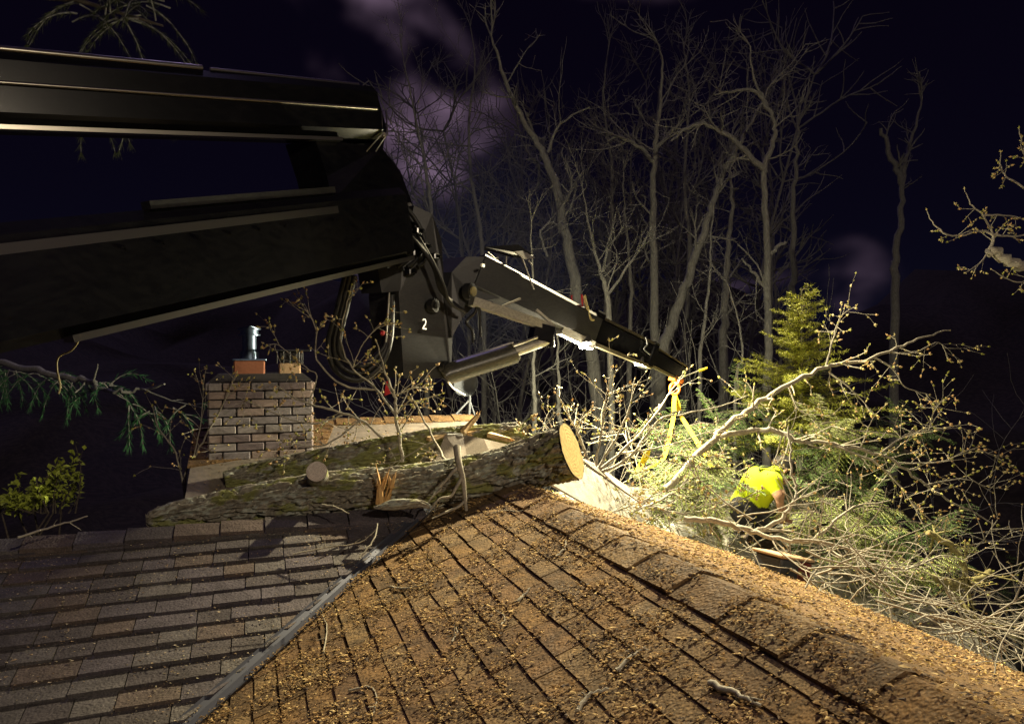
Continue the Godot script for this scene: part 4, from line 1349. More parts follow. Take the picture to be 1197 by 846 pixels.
func build_crown() -> void:
	var g := "limbs of the fallen tree crown"
	branch_thing("fallen_limb", "long pale limb arching up to the right over the worker into the dark", g, [
		[[[778, 572, 5.5], [815, 532, 5.6], [848, 500, 5.7], [880, 475, 5.8], [922, 449, 5.9], [965, 430, 6.0], [1000, 424, 6.0], [1040, 410, 6.1], [1075, 395, 6.2], [1110, 386, 6.3]], 0.032, 0.006, 1.0, 0.35],
		[[[966, 430, 6.0], [974, 398, 6.05], [982, 372, 6.1], [1000, 358, 6.1]], 0.010, 0.003, 0.7],
		[[[1022, 418, 6.05], [1045, 432, 6.1], [1058, 452, 6.15], [1086, 461, 6.2]], 0.008, 0.003, 0.5],
		[[[970, 436, 6.0], [992, 452, 6.0], [1008, 468, 6.05], [1026, 488, 6.05]], 0.007, 0.003, 0.4],
		[[[922, 452, 5.9], [935, 480, 5.9], [960, 485, 5.95]], 0.008, 0.003, 0.4],
		[[[1040, 412, 6.1], [1070, 412, 6.2], [1098, 400, 6.25], [1108, 420, 6.3]], 0.007, 0.003, 0.6]], M.twig, 16, 0.26, 1, 0.026)
	branch_thing("fallen_limb", "pale forked limb sweeping right below the spruce", g, [
		[[[840, 512, 5.75], [879, 503, 5.7], [907, 503, 5.65], [928, 513, 5.6], [975, 520, 5.6], [1013, 528, 5.6], [1047, 540, 5.6], [1081, 567, 5.6], [1115, 588, 5.6], [1165, 613, 5.6]], 0.026, 0.005, 1.0],
		[[[1030, 530, 5.6], [1060, 508, 5.7], [1090, 503, 5.75], [1122, 500, 5.8]], 0.009, 0.003, 0.7],
		[[[1086, 504, 5.75], [1092, 482, 5.8], [1103, 468, 5.85]], 0.006, 0.002, 0.4],
		[[[975, 521, 5.6], [1030, 545, 5.5], [1070, 590, 5.4], [1120, 640, 5.3]], 0.013, 0.003, 1.0],
		[[[1047, 541, 5.6], [1100, 540, 5.7], [1140, 525, 5.8], [1175, 540, 5.9]], 0.008, 0.003, 1.0],
		[[[1081, 567, 5.6], [1130, 560, 5.7], [1160, 575, 5.75]], 0.007, 0.003, 0.8]], M.twig, 22, 0.3, 1, 0.026)
	branch_thing("fallen_limb", "crooked limb rising in a bend in front of the worker", g, [
		[[[800, 606, 4.9], [840, 610, 4.85], [874, 620, 4.8], [895, 618, 4.8], [919, 601, 4.8], [929, 586, 4.8], [931, 570, 4.85], [925, 552, 4.9], [924, 520, 5.0], [922, 498, 5.05]], 0.022, 0.005, 0.8],
		[[[874, 620, 4.8], [910, 629, 4.7], [945, 632, 4.65], [975, 610, 4.7], [1000, 592, 4.8], [1040, 585, 4.9]], 0.017, 0.004, 1.2],
		[[[945, 632, 4.65], [985, 640, 4.6], [1020, 660, 4.5], [1060, 690, 4.4]], 0.012, 0.004, 1.2],
		[[[1020, 660, 4.5], [1060, 665, 4.5], [1100, 650, 4.6], [1130, 655, 4.7]], 0.009, 0.003, 1.0]], M.twig, 12, 0.32, 1, 0.016)
	branch_thing("fallen_limb", "thick mossy yellowish limb with a sawn end at the lower right", g, [
		[[[1050, 655, 5.0], [1090, 673, 4.9], [1130, 683, 4.85], [1160, 668, 4.9]], 0.03, 0.024, 0.6],
		[[[1085, 622, 5.0], [1112, 638, 4.95], [1126, 662, 4.9], [1128, 684, 4.86]], 0.024, 0.018, 0.8],
		[[[1100, 678, 4.9], [1130, 712, 4.7], [1160, 740, 4.6]], 0.02, 0.01, 1.0]], M.mosslimb, 10, 0.3, 1, 0.018)
	branch_thing("fallen_limb", "white lit bundle of budding twigs fanning up right of the sawn trunk", g, [
		[[[694, 556, 5.2], [680, 520, 5.3], [668, 490, 5.35], [650, 460, 5.4]], 0.016, 0.004, 1.0],
		[[[694, 556, 5.2], [702, 510, 5.3], [708, 470, 5.35], [716, 430, 5.4]], 0.012, 0.003, 0.9],
		[[[694, 556, 5.2], [720, 512, 5.3], [735, 480, 5.35], [742, 444, 5.4]], 0.012, 0.003, 0.9],
		[[[694, 556, 5.2], [730, 525, 5.3], [762, 490, 5.5], [785, 456, 5.9], [800, 440, 6.1]], 0.012, 0.004, 0.7],
		[[[694, 556, 5.2], [735, 535, 5.3], [770, 492, 5.5], [800, 484, 5.6], [850, 472, 5.7], [875, 462, 5.8]], 0.013, 0.003, 0.9],
		[[[694, 556, 5.2], [670, 540, 5.2], [645, 505, 5.2], [630, 490, 5.3]], 0.009, 0.003, 0.7],
		[[[720, 530, 5.3], [760, 525, 5.4], [800, 515, 5.5], [840, 500, 5.6]], 0.009, 0.003, 0.8]], M.twig, 13, 0.3, 1, 0.024)
	branch_thing("fallen_limb", "leafy budding branch lying over the pale sheets below the sling", g, [
		[[[735, 600, 5.0], [760, 590, 5.2], [790, 575, 5.4], [830, 560, 5.6]], 0.014, 0.004, 1.2],
		[[[700, 605, 4.7], [735, 592, 4.9], [775, 575, 5.2]], 0.009, 0.003, 0.9],
		[[[760, 592, 5.2], [800, 600, 5.2], [850, 590, 5.3], [885, 575, 5.5]], 0.012, 0.003, 1.2],
		[[[790, 578, 5.4], [820, 540, 5.6], [850, 530, 5.8]], 0.008, 0.003, 1.0]], M.twig, 18, 0.28, 1, 0.028)
	g = "budding branches beside the chimney"
	branch_thing("budding_branch", "budding branch spreading left across the brick chimney front", g, [
		[[[448, 512, 4.75], [420, 490, 4.7], [390, 480, 4.65], [355, 470, 4.6], [325, 452, 4.55], [316, 448, 4.55]], 0.011, 0.004, 1.3],
		[[[400, 485, 4.68], [370, 495, 4.6], [340, 490, 4.55], [290, 470, 4.5], [285, 468, 4.5]], 0.007, 0.003, 1.0],
		[[[420, 492, 4.7], [380, 520, 4.65], [345, 520, 4.6], [332, 525, 4.6]], 0.007, 0.003, 1.0],
		[[[360, 472, 4.62], [370, 440, 4.6], [358, 430, 4.6], [322, 402, 4.6], [330, 430, 4.6]], 0.005, 0.002, 0.5]], M.twig, 14, 0.2, 1, 0.022)
	branch_thing("budding_branch", "upright budding branch beside the black hose loop", g, [
		[[[470, 540, 4.8], [463, 486, 4.8], [461, 462, 4.8], [451, 437, 4.8], [440, 400, 4.85]], 0.015, 0.004, 1.0],
		[[[463, 486, 4.8], [440, 455, 4.8], [412, 430, 4.8], [398, 395, 4.8], [408, 345, 4.8]], 0.009, 0.003, 1.0],
		[[[440, 455, 4.8], [400, 450, 4.75], [370, 420, 4.75], [368, 380, 4.75], [345, 345, 4.75]], 0.009, 0.003, 1.0],
		[[[461, 462, 4.8], [480, 455, 4.8], [500, 440, 4.8]], 0.007, 0.003, 1.0],
		[[[470, 500, 4.8], [490, 470, 4.8], [512, 462, 4.8]], 0.006, 0.002, 0.7],
		[[[412, 430, 4.8], [425, 400, 4.8], [450, 375, 4.85]], 0.005, 0.002, 0.8]], M.twig, 10, 0.22, 1, 0.022)
	branch_thing("budding_branch", "slim twiggy branch lying over the mossy trunk", g, [
		[[[545, 562, 4.2], [525, 545, 4.4], [508, 515, 4.6], [490, 480, 4.7], [480, 462, 4.8]], 0.013, 0.004, 1.0],
		[[[508, 515, 4.6], [480, 530, 4.7], [455, 545, 4.7]], 0.006, 0.002, 0.7]], M.twig, 8, 0.22, 1, 0.02)
	branch_thing("budding_branch", "grey twigs rising left of the chimney out of the dark", g, [
		[[[214, 1250, 5.2], [214, 800, 5.2], [215, 575, 5.2], [225, 540, 5.2], [240, 510, 5.2], [262, 470, 5.15], [275, 440, 5.1]], 0.014, 0.003, 1.0, 0.55],
		[[[215, 575, 5.2], [205, 530, 5.2], [185, 500, 5.2], [178, 475, 5.2]], 0.008, 0.003, 1.0],
		[[[225, 540, 5.2], [235, 490, 5.2], [238, 440, 5.2]], 0.006, 0.002, 1.0]], M.twig, 10, 0.25, 1, 0.02)
	branch_thing("leafy_sprig", "small green sprig standing behind the sawn trunk", "", [
		[[[618, 518, 4.8], [608, 508, 4.8], [612, 495, 4.8], [620, 488, 4.8]], 0.004, 0.002, 1.0]], M.greentwig, 7, 0.06, 0, 0.03)

	# loose tangle over the lower roof and the eave
	var s := Shape.new()
	var b := Shape.new()
	for k in 400:
		var x := rr(2.4, 5.9)
		var z := rr(-6.3, -2.9)
		if x < 3.35 and z > -4.2: continue
		var p := hw(x, low_y(z) + rr(0.02, 0.55) * rr(0.2, 1), z)
		var sp := on_screen(p)
		if sp.x > 835 and sp.x < 945 and sp.y > 520 and sp.y < 615: continue
		var d := Vector3(rr(-1, 1), rr(-0.35, 0.4), rr(-1, 1)).normalized()
		grow(s, b, p, d, rr(0.3, 0.8), rr(0.003, 0.009), 1, 0.5, Vector3.ZERO, 0.018)
	tag(obj("brush", s, M.twig), "tangled heap of cut twigs covering the lower roof", "brush", "", "stuff")
	tag(obj("fallen_buds", b, M.bud), "yellow green buds and leaf scraps in the brush heap", "leaves", "", "stuff")
	s = Shape.new()
	for k in 130:
		var f := rng.randf()
		var z := lerpf(-3.7, -0.9, f)
		var p := hw(rr(2.6, 4.2), 0, z)
		var q := to_house(p)
		p.y = maxf(WING_Y - SLOPE * (q.x - WING_X), 3.7) + rr(0.02, 0.3)
		var d := (HB * Vector3(rr(-0.5, 0.8), rr(-0.3, 0.3), rr(-0.3, 1))).normalized()
		grow(s, null, p, d, rr(0.25, 0.7), rr(0.003, 0.007), 1, 0.5)
	tag(obj("eave_brush", s, M.twig), "loose twigs hanging over the wing eave at the lower right", "brush", "", "stuff")

func chip_mesh() -> ArrayMesh:
	var s := Shape.new()
	s.tri(Vector3(-0.5, 0, -0.3), Vector3(0.5, 0.05, -0.2), Vector3(0.1, 0.3, 0.1))
	s.tri(Vector3(0.5, 0.05, -0.2), Vector3(0.2, 0, 0.5), Vector3(0.1, 0.3, 0.1))
	s.tri(Vector3(0.2, 0, 0.5), Vector3(-0.5, 0, -0.3), Vector3(0.1, 0.3, 0.1))
	return s.mesh()
func scatter(called: String, label: String, pts: Array, cols: Array, a: float, b: float) -> void:
	var mm := MultiMesh.new()
	mm.transform_format = MultiMesh.TRANSFORM_3D
	mm.use_colors = true
	mm.mesh = chip_mesh()
	mm.instance_count = pts.size()
	for i in pts.size():
		var sc := a * pow(b / a, pow(rng.randf(), 2.2))
		mm.set_instance_transform(i, Transform3D(Basis.from_euler(Vector3(rr(-0.5, 0.5), rr(0, TAU), rr(-0.5, 0.5))).scaled(Vector3(1.3, 0.8, 0.8) * sc), pts[i]))
		mm.set_instance_color(i, cols[rng.randi() % cols.size()])
	var o := MultiMeshInstance3D.new()
	o.multimesh = mm
	o.material_override = M.chips
	o.name = numbered(called)
	add_child(o, true)
	tag(o, label, "debris", "", "stuff")

func build_litter() -> void:
	var saw := [Color(0.42, 0.26, 0.10), Color(0.52, 0.35, 0.15), Color(0.30, 0.18, 0.07), Color(0.16, 0.10, 0.05), Color(0.38, 0.25, 0.10), Color(0.06, 0.04, 0.03), Color(0.60, 0.44, 0.20)]
	var pts := []
	noise.seed = 31
	noise.frequency = 1.6
	noise.fractal_octaves = 4
	while pts.size() < 34000:
		var x := rr(-0.4, WING_X)
		var z := rr(-4.0, -0.6)
		if x < 0.97 - (z + 3.99): continue
		var den := 0.30 + 2.0 * noise.get_noise_2d(x * 2.0, z * 2.0) + 1.0 * noise.get_noise_2d(x * 7.0 + 40, z * 7.0) + 0.35 * clampf((z + 3.6) * 1.4, -1, 0.6)
		if rng.randf() > den: continue
		var v := wing_left(x, z)
		if x > WING_X - 0.14: v.y += 0.016
		pts.append(HB * (v + Vector3(-SLOPE, 1, 0).normalized() * rr(0.010, 0.022)))
	scatter("sawdust", "orange brown sawdust and leaf crumbs covering the wing slope", pts, saw, 0.005, 0.02)
	pts = []
	while pts.size() < 20000:
		var x := rr(WING_X, 3.3)
		var z := rr(-4.0, -0.6)
		if rng.randf() > 0.55 + noise.get_noise_2d(x * 2, z * 2): continue
		pts.append(HB * (wing_right(x, z) + (Vector3(0, 0.016, 0) if x < WING_X + 0.14 else Vector3.ZERO) + Vector3(SLOPE, 1, 0).normalized() * rr(0.008, 0.02)))
	scatter("leaf_litter", "yellow brown leaf crumbs on the far side of the wing ridge", pts, saw + [Color(0.5, 0.34, 0.1)], 0.006, 0.026)
	pts = []
	while pts.size() < 5200:
		var x := rr(-5.0, 0.95)
		var z := rr(MAIN_Z, -2.55)
		if x > 0.94 - (z + 3.99): continue
		if rng.randf() > 0.5 + 1.2 * noise.get_noise_2d(x * 1.5, z * 1.5) + 0.12 * x: continue
		pts.append(HB * (main_near(x, z) + Vector3(0, 1, SLOPE).normalized() * rr(0.018, 0.03)))
	scatter("wood_crumbs", "pale wood crumbs sprinkled on the front roof slope", pts, [Color(0.6, 0.5, 0.36), Color(0.45, 0.33, 0.2), Color(0.35, 0.3, 0.2), Color(0.3, 0.2, 0.12)], 0.004, 0.014)
	pts = []
	for k in 6500:
		var x := rr(2.0, 5.3)
		var z := rr(-6.05, -2.7)
		if x < 3.25 and z > -4.05: continue
		pts.append(hw(x, low_y(z) + rr(0.03, 0.08), z))
	scatter("leaf_scraps", "yellow green leaf scraps strewn over the lower roof sheets", pts, [Color(0.42, 0.42, 0.08), Color(0.5, 0.46, 0.15), Color(0.3, 0.34, 0.07), Color(0.4, 0.28, 0.12), Color(0.2, 0.13, 0.07)], 0.01, 0.045)
	pts = []
	for k in 1600:
		var x := rr(-0.4, 1.9)
		var z := rr(-6.2, -4.7)
		pts.append(hw(x, rear_y(z) + rr(0.02, 0.03), z))
	scatter("bark_crumbs", "bark crumbs on the rear roof slope behind the trunks", pts, saw, 0.006, 0.025)
	# single twigs lying on the shingles
	var tw := [
		[[[378, 768, 0], [382, 738, 0], [376, 722, 0]], "thin pale twig beside the metal valley", 0.004],
		[[[408, 812, 0], [432, 808, 0], [440, 822, 0], [436, 840, 0]], "curled pale twig near the bottom edge of the wing slope", 0.004],
		[[[456, 690, 0], [475, 692, 0], [500, 686, 0]], "flat twig across the courses near the upper valley", 0.006],
		[[[605, 708, 0], [612, 700, 0], [620, 692, 0]], "stubby twig in the middle of the wing slope", 0.007],
		[[[650, 655, 0], [660, 646, 0], [661, 636, 0]], "curved twig high on the wing slope", 0.006],
		[[[528, 755, 0], [534, 745, 0], [533, 738, 0]], "tiny twig left of centre on the wing slope", 0.004],
		[[[585, 738, 0], [590, 728, 0], [586, 722, 0]], "short forked twig on the littered courses", 0.004],
		[[[720, 790, 0], [742, 770, 0], [755, 762, 0]], "stick lying low on the wing slope", 0.007],
		[[[830, 806, 0], [862, 820, 0], [890, 832, 0]], "thickest stick at the bottom right of the wing slope", 0.011],
		[[[675, 838, 0], [690, 818, 0], [712, 812, 0]], "bent stick at the bottom edge of the wing slope", 0.008],
		[[[570, 605, 0], [590, 600, 0], [606, 602, 0]], "flat twig near the wing ridge end", 0.005],
	]
	for w in tw:
		var pp := []
		for p in w[0]:
			# where the line of sight meets the wing slope
			var dr := HB.inverse() * (at(p[0], p[1], 1.0) - EYE)
			var k: float = (EYE.y - (WING_Y - SLOPE * WING_X)) / (SLOPE * dr.x - dr.y)
			pp.append(HB * (Vector3(0, EYE.y, 0) + dr * k) + Vector3(0, 0.016, 0))
		var s := Shape.new()
		limb(s, null, pp, w[2], w[2] * 0.4, 2, 0.05, 0)
		tag(obj("roof_twig", s, M.twig), w[1], "twig", "twigs lying on the shingles")
	branch_thing("roof_twig", "bare twig lying on the main ridge at the far left", "twigs lying on the shingles", [[[[20, 628, 3.05], [55, 617, 3.15], [80, 610, 3.2], [102, 603, 3.25]], 0.006, 0.003, 1.0]], M.twig, 3, 0.07, 0, 0.02, false)
	branch_thing("roof_twig", "slim twig across the front slope left of the valley", "twigs lying on the shingles", [[[[342, 648, 3.2], [380, 640, 3.25], [420, 634, 3.3], [440, 618, 3.35]], 0.004, 0.002, 1.0]], M.twig, 3, 0.08, 0, 0.02, false)
	branch_thing("roof_twig", "small forked twig on the ridge caps below the sawn stub", "twigs lying on the shingles", [[[[376, 590, 3.65], [392, 593, 3.62], [408, 600, 3.58]], 0.006, 0.003, 1.0]], M.twig, 2, 0.06, 0, 0.02, false)
	branch_thing("roof_twig", "little branch hooked over the valley flashing", "twigs lying on the shingles", [[[[420, 652, 3.1], [430, 640, 3.15], [437, 630, 3.2], [441, 612, 3.3]], 0.005, 0.003, 1.0]], M.twig, 3, 0.07, 0, 0.02, false)

# ---------------------------------------------------------------- living plants and woods
func ground_y(x: float, z: float) -> float:
	var r := clampf((-z - 10.0) / 40.0, 0, 1)
	return (8.0 + 9.0 * hills.get_noise_2d(x * 3.0, z * 3.0)) * r * r * (3 - 2 * r) + 1.2 * hills.get_noise_2d(x * 14.0 + 50, z * 14.0) * clampf((-z - 8) / 10, 0, 1)
func conifer(called: String, label: String, top: Vector3, h: float, w: float, col: Color, dense: int, base_f := 0.0) -> void:
	var foot := Vector3(top.x, ground_y(top.x, top.z), top.z)
	var t := thing(called, label, "tree", foot)
	var s := Shape.new()
	s.tube([foot, foot.lerp(top, 0.6), top], [0.07, 0.04, 0.006], 8)
	obj("trunk", s, M.treebark, t)
	var n := Shape.new()
	var br := Shape.new()
	for k in dense:
		var f := pow(rng.randf(), 0.8)
		var y := top.y - f * h
		var l := w * (0.10 + f) * rr(0.3, 1.15)
		var a := rr(0, TAU)
		var d := Vector3(cos(a), rr(-0.1, 0.9), sin(a)).normalized()
		var p := Vector3(top.x, y, top.z)
		var m := int(l / 0.045) + 2
		var pts := [p]
		for i in m:
			d = (d + Vector3(0, -0.02, 0) + rdir() * 0.1).normalized()
			pts.append(pts[-1] + d * l / m)
		br.tube(pts, taper(pts.size(), 0.008, 0.002), 4, false)
		for i in range(1, pts.size()):
			for q in 2:
				var sd := (d.cross(Vector3.UP) * (1 if q else -1) + d * 0.7 + rdir() * 0.3).normalized()
				var sl := rr(0.05, 0.14) * (1.2 - 0.6 * float(i) / m)
				for z in 9:
					var b0: Vector3 = pts[i] + sd * sl * z / 9.0
					n.col = col * rr(0.6, 1.3)
					var nd := (sd * 0.5 + rdir()).normalized()
					var sw := nd.cross(rdir()).normalized() * 0.0032
					n.tri(b0 - sw, b0 + sw, b0 + nd * rr(0.024, 0.045))
		n.col = col * 1.2
		for z in 8: 
			var nd := (d + rdir() * 0.7).normalized()
			n.tri(pts[-1] - nd.cross(Vector3.UP) * 0.002, pts[-1] + nd.cross(Vector3.UP) * 0.002, pts[-1] + nd * 0.035)
	obj("branches", br, M.darktwig, t).set_meta("kind", "stuff")
	obj("needles", n, M.needle, t).set_meta("kind", "stuff")
# a flat drooping spray of short needles
func boughs(called: String, label: String, starts: Array, col: Color, l: float, group := "") -> void:
	var t: Node3D = null
	var n := Shape.new()
	var br := Shape.new()
	for st in starts:
		var p := at(st[0], st[1], st[2])
		if t == null: t = thing(called, label, "shrub", p, group)
		var d := Vector3(st[3], st[4], rr(-0.5, 0.5)).normalized()
		var pts := [p]
		for i in 9:
			d = (d + Vector3(0, -0.07, 0) + rdir() * 0.12).normalized()
			pts.append(pts[-1] + d * l / 9)
		br.tube(pts, taper(10, 0.007, 0.002), 4, false)
		for i in range(1, 10):
			for q in [-1, 1]:
				var sd: Vector3 = (d.cross(Vector3(0.2, 1, 0.2)).normalized() * q + d * 0.8 + Vector3(0, -0.15, 0) + rdir() * 0.15).normalized()
				var sl := l * rr(0.28, 0.5) * (1.15 - i / 11.0)
				var e: Vector3 = pts[i] + sd * sl
				br.tube([pts[i], e], [0.003, 0.0015], 4, false)
				var m := int(sl / 0.011)
				for z in m:
					var b0: Vector3 = pts[i].lerp(e, float(z) / m)
					for w in [-1, 1]:
						n.col = col * rr(0.65, 1.35)
						var nd: Vector3 = (sd * 0.55 + sd.cross(Vector3.UP).normalized() * w + rdir() * 0.25).normalized()
						n.leaf(b0, nd, (Vector3.UP + rdir() * 0.4).normalized(), rr(0.018, 0.032), 0.0035)
	obj("branches", br, M.darktwig, t).set_meta("kind", "stuff")
	obj("needles", n, M.leaf, t).set_meta("kind", "stuff")
func bare_tree(label: String, pts: Array, d: float, w0: float, w1: float, twigs: int, tl: float, extra := [], level := 2) -> void:
	var p := []
	for q in pts: p.append(at(q[0], q[1], q[2] if q.size() > 2 else d))
	var foot: Vector3 = p[0] + (p[0] - p[1]) * 0.2
	foot.y = minf(ground_y(foot.x, foot.z), p[0].y - 0.3)
	p.push_front(foot)
	var t := thing("bare_tree", label, "tree", foot, "bare trees of the wood behind the house")
	var s := Shape.new()
	var c := smooth(p, 6)
	for i in range(1, c.size()): c[i] += rdir() * w1 * 0.0004 * d
	var rad := taper(c.size(), w0 * d / 1600.0, w1 * d / 4200.0)
	s.tube(c, rad, 10)
	obj("trunk", s, M.treebark, t)
	s = Shape.new()
	for k in 4: grow(s, null, c[-1], ((c[-1] - c[-2]).normalized() + rdir() * 0.5).normalized(), tl * rr(0.4, 0.9), maxf(rad[-1], 0.008), 1, 0.35, Vector3(0, 0.5, 0))
	for e in extra: limb(s, null, px(e[0]), e[1], e[2], e[3], tl, 1, Vector3(0, 0.5, 0))
	for k in int(twigs * 0.6):
		var f := rr(0.35, 1.0)
		var i := int(f * (c.size() - 1))
		var dd := Vector3(rr(-1, 1), rr(-0.1, 1.0), rr(-0.6, 0.6)).normalized()
		grow(s, null, c[i], dd, tl * rr(0.4, 1.0), maxf(rad[i] * 0.4, 0.006), level, 0.4, Vector3(0, 0.6, 0))
	obj("crown", s, M.treebark, t)

func build_plants() -> void:
	conifer("spruce", "young spruce with yellow green needles standing behind the fallen crown", at(937, 336, 7.3), 1.8, 0.98, Color(0.42, 0.44, 0.07), 190)
	conifer("spruce", "dark narrow spruce at the right edge of the lit brush", at(1190, 640, 7.5), 1.6, 0.6, Color(0.05, 0.08, 0.02), 60)
	var gr := "green hemlock boughs behind the worker"
	var gc := Color(0.14, 0.24, 0.06)
	var sets := [
		["hemlock boughs left of the yellow sling's right leg", 800, 520, 40, 30, 7.0], ["hemlock boughs just above the worker's back", 865, 510, 40, 20, 7.2], ["dense hemlock boughs right of the worker", 950, 540, 45, 30, 6.7], ["hemlock boughs under the spruce", 900, 480, 45, 25, 7.4], ["bright hemlock boughs in the brush right of the worker", 1000, 600, 50, 35, 6.2], ["hemlock boughs reaching right into the dark", 1030, 520, 40, 25, 7.0], ["hemlock boughs left of the worker above the pale sheets", 815, 565, 22, 15, 6.3], ["low hemlock boughs among the brush at far right", 1060, 640, 45, 30, 5.8], ["hemlock boughs behind the pale forked limb", 985, 545, 45, 20, 6.6]]
	sets += [["yellow green leafy boughs over the brush right of the worker", 985, 600, 45, 22, 5.3], ["yellow green leafy boughs low in the brush heap", 1050, 655, 45, 22, 5.0], ["yellow green boughs between the sling and the worker", 808, 545, 22, 14, 5.8], ["yellow green boughs below the right side of the spruce", 985, 505, 28, 16, 6.4], ["yellow green boughs on the pale sheets under the sling", 800, 588, 30, 14, 5.5]]
	for q in sets:
		var st := []
		for k in 20: st.append([q[1] + rr(-1, 1) * q[3], q[2] + rr(-1, 1) * q[4], q[5] + rr(-0.3, 0.3), rr(-1, 1), rr(-0.3, 0.5)])
		boughs("hemlock_bough", q[0], st, Color(0.24, 0.30, 0.06) if q[0].begins_with("yellow") else gc, 0.34 if q[0].begins_with("yellow") else 0.4, gr)
	# left: lit shrub, strap leaved clumps, dead stick, mossy stump, dark shed
	var t := thing("shrub", "yellow green leafy shrub at the left edge above the ridge", "shrub", at(40, 590, 5.2))
	var br := Shape.new()
	var lf := Shape.new()
	for k in 26:
		var p := at(rr(-40, 95), 600, rr(4.9, 5.6))
		var e := at(rr(-20, 96), 0, 5.2)
		e.y = at(0, lerpf(585, 512, clampf((on_screen(e).x) / 95.0, 0, 1)) + rr(-6, 40), 5.2).y
		e.z = p.z
		p.x = lerpf(p.x, e.x, 0.5)
		if k % 5 == 0: br.tube([Vector3(at(30, 0, 5.2).x, 0, p.z), Vector3(at(30, 0, 5.2).x, 3.9, p.z), p], [0.014, 0.01, 0.006], 5)
		br.tube(smooth([p, p.lerp(e, 0.5) + rdir() * 0.05, e], 4), taper(9, 0.007, 0.002), 5)
		for q in 26:
			var f := rr(0.25, 1.0)
			lf.col = Color(0.42, 0.50, 0.07) * rr(0.7, 1.3)
			lf.leaf(p.lerp(e, f) + rdir() * 0.03, (rdir() + Vector3(0, 0.5, 0)).normalized(), (Vector3.UP + rdir() * 0.7).normalized(), rr(0.04, 0.075), rr(0.012, 0.02))
	obj("stems", br, M.darktwig, t)
	obj("leaves", lf, M.leaf, t).set_meta("kind", "stuff")
	var s: Shape
	# right: limb of a tree that stands outside the frame
	t = thing("oak_tree", "crooked yellow lit oak limb reaching in at the right edge", "tree", Vector3(at(1330, 300, 6.0).x, 0, -6.0))
	s = Shape.new()
	s.tube([Vector3(at(1330, 300, 6.0).x, 0, -6.0), at(1335, 400, 6.0), at(1330, 200, 6.0), at(1340, 40, 6.0)], [0.2, 0.17, 0.14, 0.09], 12)
	obj("trunk", s, M.treebark, t)
	s = Shape.new()
	var b := Shape.new()
	limb(s, null, px([[1330, 330, 6.0], [1250, 330, 6.0], [1197, 311, 6.0], [1175, 300, 6.0], [1158, 292, 6.0]]), 0.055, 0.04, 0, 0.2)
	for l in [[[[1158, 292, 6.0], [1162, 276, 6.0], [1148, 270, 6.0], [1113, 276, 6.0], [1093, 262, 6.0], [1084, 246, 6.0]], 0.014, 8], [[[1162, 276, 6.0], [1150, 252, 6.0], [1135, 238, 6.0], [1128, 222, 6.0]], 0.011, 6], [[[1150, 252, 6.0], [1180, 252, 6.0], [1210, 262, 6.0]], 0.01, 6], [[[1162, 274, 6.0], [1190, 276, 6.0], [1215, 268, 6.0]], 0.012, 6], [[[1158, 292, 6.0], [1145, 308, 6.0], [1130, 318, 6.0]], 0.008, 5], [[[1230, 240, 6.0], [1190, 215, 6.0], [1172, 200, 6.0], [1170, 178, 6.0]], 0.012, 7], [[[1230, 190, 6.0], [1200, 185, 6.0], [1192, 150, 6.0]], 0.012, 7], [[[1330, 200, 6.0], [1270, 220, 6.0], [1230, 240, 6.0]], 0.03, 3], [[[1210, 320, 6.0], [1190, 330, 6.0], [1160, 315, 6.0]], 0.008, 5]]:
		limb(s, b, px(l[0]), l[1], 0.003, l[2], 0.13, 1, Vector3.ZERO, 0.022)
	obj("limb", s, M.twig, t)
	obj("buds", b, M.bud, t).set_meta("kind", "stuff")
	# drooping pine seen above and between the booms
	t = thing("pine_tree", "dark pine with drooping boughs seen between the two booms", "tree", Vector3(at(-130, 200, 9.5).x, 0, -9.5))
	s = Shape.new()
	for lx in [60, 150, 230]: s.tube(px([[-130, lx - 130, 9.5], [-20, lx - 160, 9.5], [90, lx - 150, 9.5], [190, lx - 120, 9.5]]), [0.06, 0.05, 0.035, 0.015], 8)
	s.tube([Vector3(at(-130, 200, 9.5).x, 0, -9.5), at(-130, 200, 9.5), at(-140, -200, 9.5)], [0.14, 0.1, 0.05], 10)
	obj("trunk", s, M.darktwig, t)
	s = Shape.new()
	var nd := Shape.new()
	for k in 70:
		var lx: float = [60.0, 150.0, 230.0][k % 3]
		var p := at(rr(70, 200), lx - 140 + rr(-12, 16), 9.5 + rr(-0.2, 0.2))
		var d := Vector3(rr(-1, 1), rr(-0.4, 0.5), rr(-0.6, 0.8)).normalized()
		var pts := [p]
		for i in 8:
			d = (d + Vector3(0, -0.16, 0) + rdir() * 0.1).normalized()
			pts.append(pts[-1] + d * 0.12)
			for z in 16:
				var q := (d + rdir() * 0.6 + Vector3(0, -0.3, 0)).normalized()
				var sw := q.cross(rdir()).normalized() * 0.004
				nd.col = Color(0.07, 0.085, 0.035) * rr(0.6, 1.3)
				nd.tri(pts[-1] - sw, pts[-1] + sw, pts[-1] + q * rr(0.10, 0.18))
		s.tube(pts, taper(9, 0.014, 0.004), 4, false)
	limb(s, null, px([[-130, 420, 9.5], [-60, 415, 9.0], [20, 428, 8.4], [70, 440, 8.0], [98, 444, 7.8], [118, 453, 7.7], [140, 457, 7.6], [165, 454, 7.6], [192, 449, 7.5]]), 0.05, 0.01, 3, 0.3, 0)
